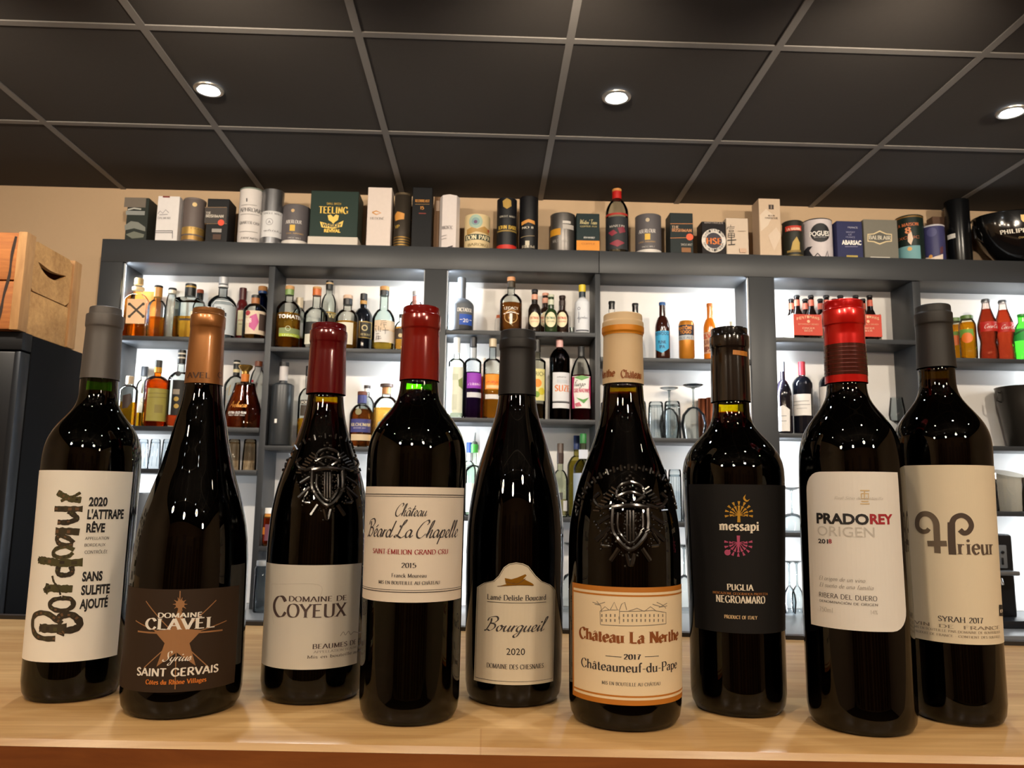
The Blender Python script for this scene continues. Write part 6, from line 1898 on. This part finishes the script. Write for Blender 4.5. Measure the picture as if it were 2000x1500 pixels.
# black ice bucket at the right
zb = SZ['3RB'] + .0006
Y = YF + .082
s = sc(1990, 800, Y)
X = at_y(2002, 810, Y)[0]
hh = at_y(2002, 757, Y)[1] - zb
t = thing('ice_bucket', 'dark tapered ice bucket cut by the right edge of the photo', 'bucket', (X, Y, zb))
r1, r0 = 47 * s, 30 * s
mbk = M('#24211d', .35, .3)
G().lathe([(r0, 0), (r0 * 1.05, .006), (r1 * .96, hh * .75), (r1, hh - .006), (r1 * 1.02, hh), (r1 * .97, hh - .002), (r0 * .95, .01), (.003, .009)], mbk, 40, True, False).obj('bucket_body', t)
g = G()
words(g, cyl_map(lambda v: (r1 if v is None else r0 + (r1 - r0) * (v / hh) ** .8 + .001)), 'PHILIPPONNAT', 'serb', -.022, .075, hh * .58, .009, M(WH, .5), .0012, .006)
g.obj('lettering', t, smooth=False)
for sgn in (-1, 1):
    G().tube([(sgn * r1 * .97, 0, hh * .9), (sgn * (r1 + .012), 0, hh * .92), (sgn * (r1 + .012), 0, hh * .78), (sgn * r1 * .93, 0, hh * .74)], .004, mbk, 6).obj('handle', t)

# ------------------------------------------------------------------ lower shelves, glimpsed between the wine bottles
gg2 = 'upturned tumblers on the far left lower shelf'
for cx, w_, lb, tn in ((279, 24, 'upturned clear tumbler beside the white-labelled leftmost bottle', '#eef3f6'), (303, 24, 'upturned clear tumbler in the middle of the bright left gap', '#eef3f6'), (327, 24, 'upturned clear tumbler nearest the copper-capsuled bottle on its left', '#eef3f6'),
                       (457, 28, 'upturned clear tumbler with painted amber reflection, right of the copper-capsuled bottle', '#e8dcc8'), (488, 29, 'upturned clear tumbler with painted amber reflection, beside the divider', '#e8dcc8')):  # amber reflection put into the glass colour of these two
    glass_thing('1LC', cx, w_ - 1, w_ - 6, 858, 'tumbler', lb, gg2, tint=tn)
bottle('1RC', 524, 19, 992, 1003, 1010, 14, 1009, '#f0c890', WH, 'small orange syrup bottle with white cap behind the copper-capsuled bottle', ('#d8641a', 1012), (('p', 512, 530, 1030, 1044, '#c8741c'), ('p', 517, 525, 1024, 1056, '#6a3a4a')), 'syrup_bottle', 'bottle', None, capw=14)
m10 = 'bottles on the middle lower shelf'
t = bottle('2LC', 926, 36, 868, 908, 922, 9, 884, '#eef6ee', '#46b04a', 'clear bottle with a thin metal pourer and green collar', None, (('p', 910, 942, 944, 1000, '#dfe6dc'),), 'spirit_bottle', 'bottle', m10, capw=14, capname='collar')
zt_ = max(v.co.z for c in t.children for v in c.data.vertices)
G().lathe([(.011, zt_ - .02), (.012, zt_ + .006), (.008, zt_ + .012)], M('#3a4442', .5), 16).obj('pourer_base', t)
G().tube([(0, 0, zt_ + .01), (0, 0, zt_ + .03), (.002, 0, zt_ + .05)], [.004, .0035, .002], M('#8f9a98', .3, .8), 8).obj('spout', t)
bottle('2LC', 915, 30, 864, 900, 920, 10, 884, '#eef4f2', '#2a4a9a', 'clear bottle with blue cap behind the green collar', None, (), 'spirit_bottle', 'bottle', m10, dy='b')
bottle('2LC', 958, 32, 853, 890, 912, 11, 868, '#eef4f2', '#2a3a8a', 'blue-capped bottle almost hidden behind the matt black capsuled bottle', None, (), 'spirit_bottle', 'bottle', m10, dy=.03)
bottle('2LC', 1094, 30, 866, 918, 938, 12, 906, '#e8ecdf', '#4a3a30', 'clear bottle with dark neck label and a tan wooden pourer', ('#c8b898', 975), (('p', 1100, 1108, 978, 998, '#cfcfcf'), ('p', 1084, 1099, 962, 976, '#4a4a48')), 'spirit_bottle', 'bottle', m10, tops=((868, 884, '#b8905a', .6), (885, 906, '#3c2c26', 1.12)))
bottle('2LC', 1126, 36, 851, 890, 912, 11, 878, '#eee8b4', '#26386a', 'pale yellow bottle with dark blue cap', ('#e0d48a', 900), (), 'spirit_bottle', 'bottle', m10, dy='b')
bottle('2LC', 1139, 38, 847, 896, 916, 12, 866, '#eef2dc', '#2a7a3a', 'clear bottle with green cap and blue-white label', None, (('p', 1122, 1152, 924, 990, '#a8b4cc'), ('p', 1131, 1148, 878, 896, '#d0d6e4')), 'spirit_bottle', 'bottle', m10)
gg3 = 'upturned tumblers on the fourth lower shelf'
for cx, lb in ((1290, 'upturned ribbed tumbler behind the crest-shouldered bottle'), (1318, 'upturned ribbed tumbler in the gap left of the black-labelled bottle'), (1346, 'upturned ribbed tumbler behind the black-labelled bottle')):
    glass_thing('2RC', cx, 27, 24, 917, 'tumbler', lb, gg3, tint='#dfe6ea')
gg4 = 'upturned stemmed glasses at the right'
glass_thing('3LC', 1546, 48, 34, 952, 'stem', 'upturned wine glass on the fifth lower shelf', gg4, rows=(.42, .93))
for cx, dy, lb in ((1541, .0, 'upturned champagne flute on the back counter, left of its neighbour'), (1556, .03, 'upturned champagne flute on the back counter, right of its neighbour')):
    glass_thing('C', cx, 24, 24, 1096, 'stem', lb, 'upturned flutes on the back counter', dy=dy, rows=(.52, .96))
for cx, dy, tp, lb in ((1113, 0, 1060, 'upturned stemmed glass on the back counter behind the arched label'), (1336, .0, 1064, 'upturned stemmed glass on the back counter left of the black label')):
    glass_thing('C', cx, 44, 36, tp, 'stem', lb, 'upturned wine glasses on the back counter', dy=dy, rows=(.55, .95))
# water jug tipped in its rack
zb = SZ['3RC'] + .0006
Y = YF + .09
X = at_y(1972, 960, Y)[0]
s = sc(1972, 950, Y)
t = thing('measuring_jug', 'tilted clear plastic jug on the lower right shelf', 'jug', (X, Y, zb))
hj = at_y(1972, 912, Y)[1] - zb
mj = thin_glass('#b9b2a6', 1.6, 1.4)
g = G()
V, Fc = [], []
n = 28
for zi, (rr, z) in enumerate(((26 * s, 0), (28 * s, hj * .5), (29 * s, hj * .85))):
    for i in range(n):
        a = 2 * math.pi * i / n
        V.append((rr * math.cos(a), rr * math.sin(a), z + (0 if zi < 2 else -.016 * math.cos(a))))
for j in range(2):
    for i in range(n):
        k = (i + 1) % n
        Fc.append((j * n + i, j * n + k, (j + 1) * n + k, (j + 1) * n + i))
Fc.append(tuple(range(n)))
g.add(V, Fc, mj)
g.obj('jug_body', t)
G().tube([(-27 * s, 0, hj * .8), (-36 * s, 0, hj * .75), (-34 * s, 0, hj * .4), (-27 * s, 0, hj * .3)], .005, mj, 8).obj('handle', t)
# coffee machine
Y = 3.05
zb = BC + .0006
xa, xb = at_y(1925, 1150, Y)[0], at_y(1992, 1150, Y)[0]
X = (xa + xb) / 2
hw = (xb - xa) / 2
hm = at_y(1960, 1044, Y)[1] - zb
t = thing('coffee_machine', 'black coffee machine with a silver control plate at the lower right', 'coffee machine', (X, Y, zb))
mk = M('#17191d', .3, .1)
G().bbox(-hw, hw, .02, .3, .02, hm, mk, .012, 3).obj('body', t)
G().bbox(-hw, hw, -.09, .3, 0, .028, M('#22252a', .3, .3), .004).obj('drip_tray', t)
cpn = G().bbox(-hw + .01, hw - .035, .008, .02, hm * .62, hm * .88, M('#8d949c', .35, .6), .003).obj('control_plate', t, label='silver control plate')
for q in (-.02, .004):
    G().lathe([(.006, 0), (.006, .004), (.005, .006)], mk, 16).obj('button', cpn, (q + .01, .008, hm * .8)).rotation_euler = (math.pi / 2, 0, 0)
G().bbox(.008, .016, .004, .009, hm * .66, hm * .74, mk, .002).obj('button', cpn)
G().tube([(-.01, .02, hm * .5), (-.01, -.01, hm * .5), (-.01, -.014, hm * .44)], .007, M('#b9bcc2', .25, .9), 8).obj('spout', t)
G().bbox(-hw + .01, hw - .02, -.04, .02, hm * .55, hm * .60, M('#9aa0a6', .3, .8), .004).obj('brew_head', t)
# clear jar and steel bin on the back counter
Y = 3.2
s = sc(510, 1150, Y)
hj = at_y(510, 1095, Y)[1] - BC
t = thing('storage_jar', 'clear glass jar with pale lid on the back counter beside the copper-capsuled bottle', 'jar', (at_y(513, 1150, Y)[0], Y, BC + .0006))
G().lathe([(16 * s, 0), (17 * s, .005), (17 * s, hj * .85), (13 * s, hj * .93)], thin_glass('#e4ecf0', 1.8, 1.3), 28).obj('glass_body', t)
G().lathe([(14 * s, hj * .9), (14.5 * s, hj * .93), (14 * s, hj)], M('#b9bec2', .4, .5), 24).obj('lid', t)
Y = 3.0
hb_ = at_y(280, 962, Y)[1] - BC
xa, xb = at_y(235, 1000, Y)[0], at_y(330, 1000, Y)[0]
o = G().bbox(xa, xb, Y, Y + .3, BC + .0006, BC + hb_, M('#8f98a4', .35, .7), .006).obj('steel_cabinet')
finish(o, 'pale steel box on the back counter in the bright left gap', 'cabinet', None)
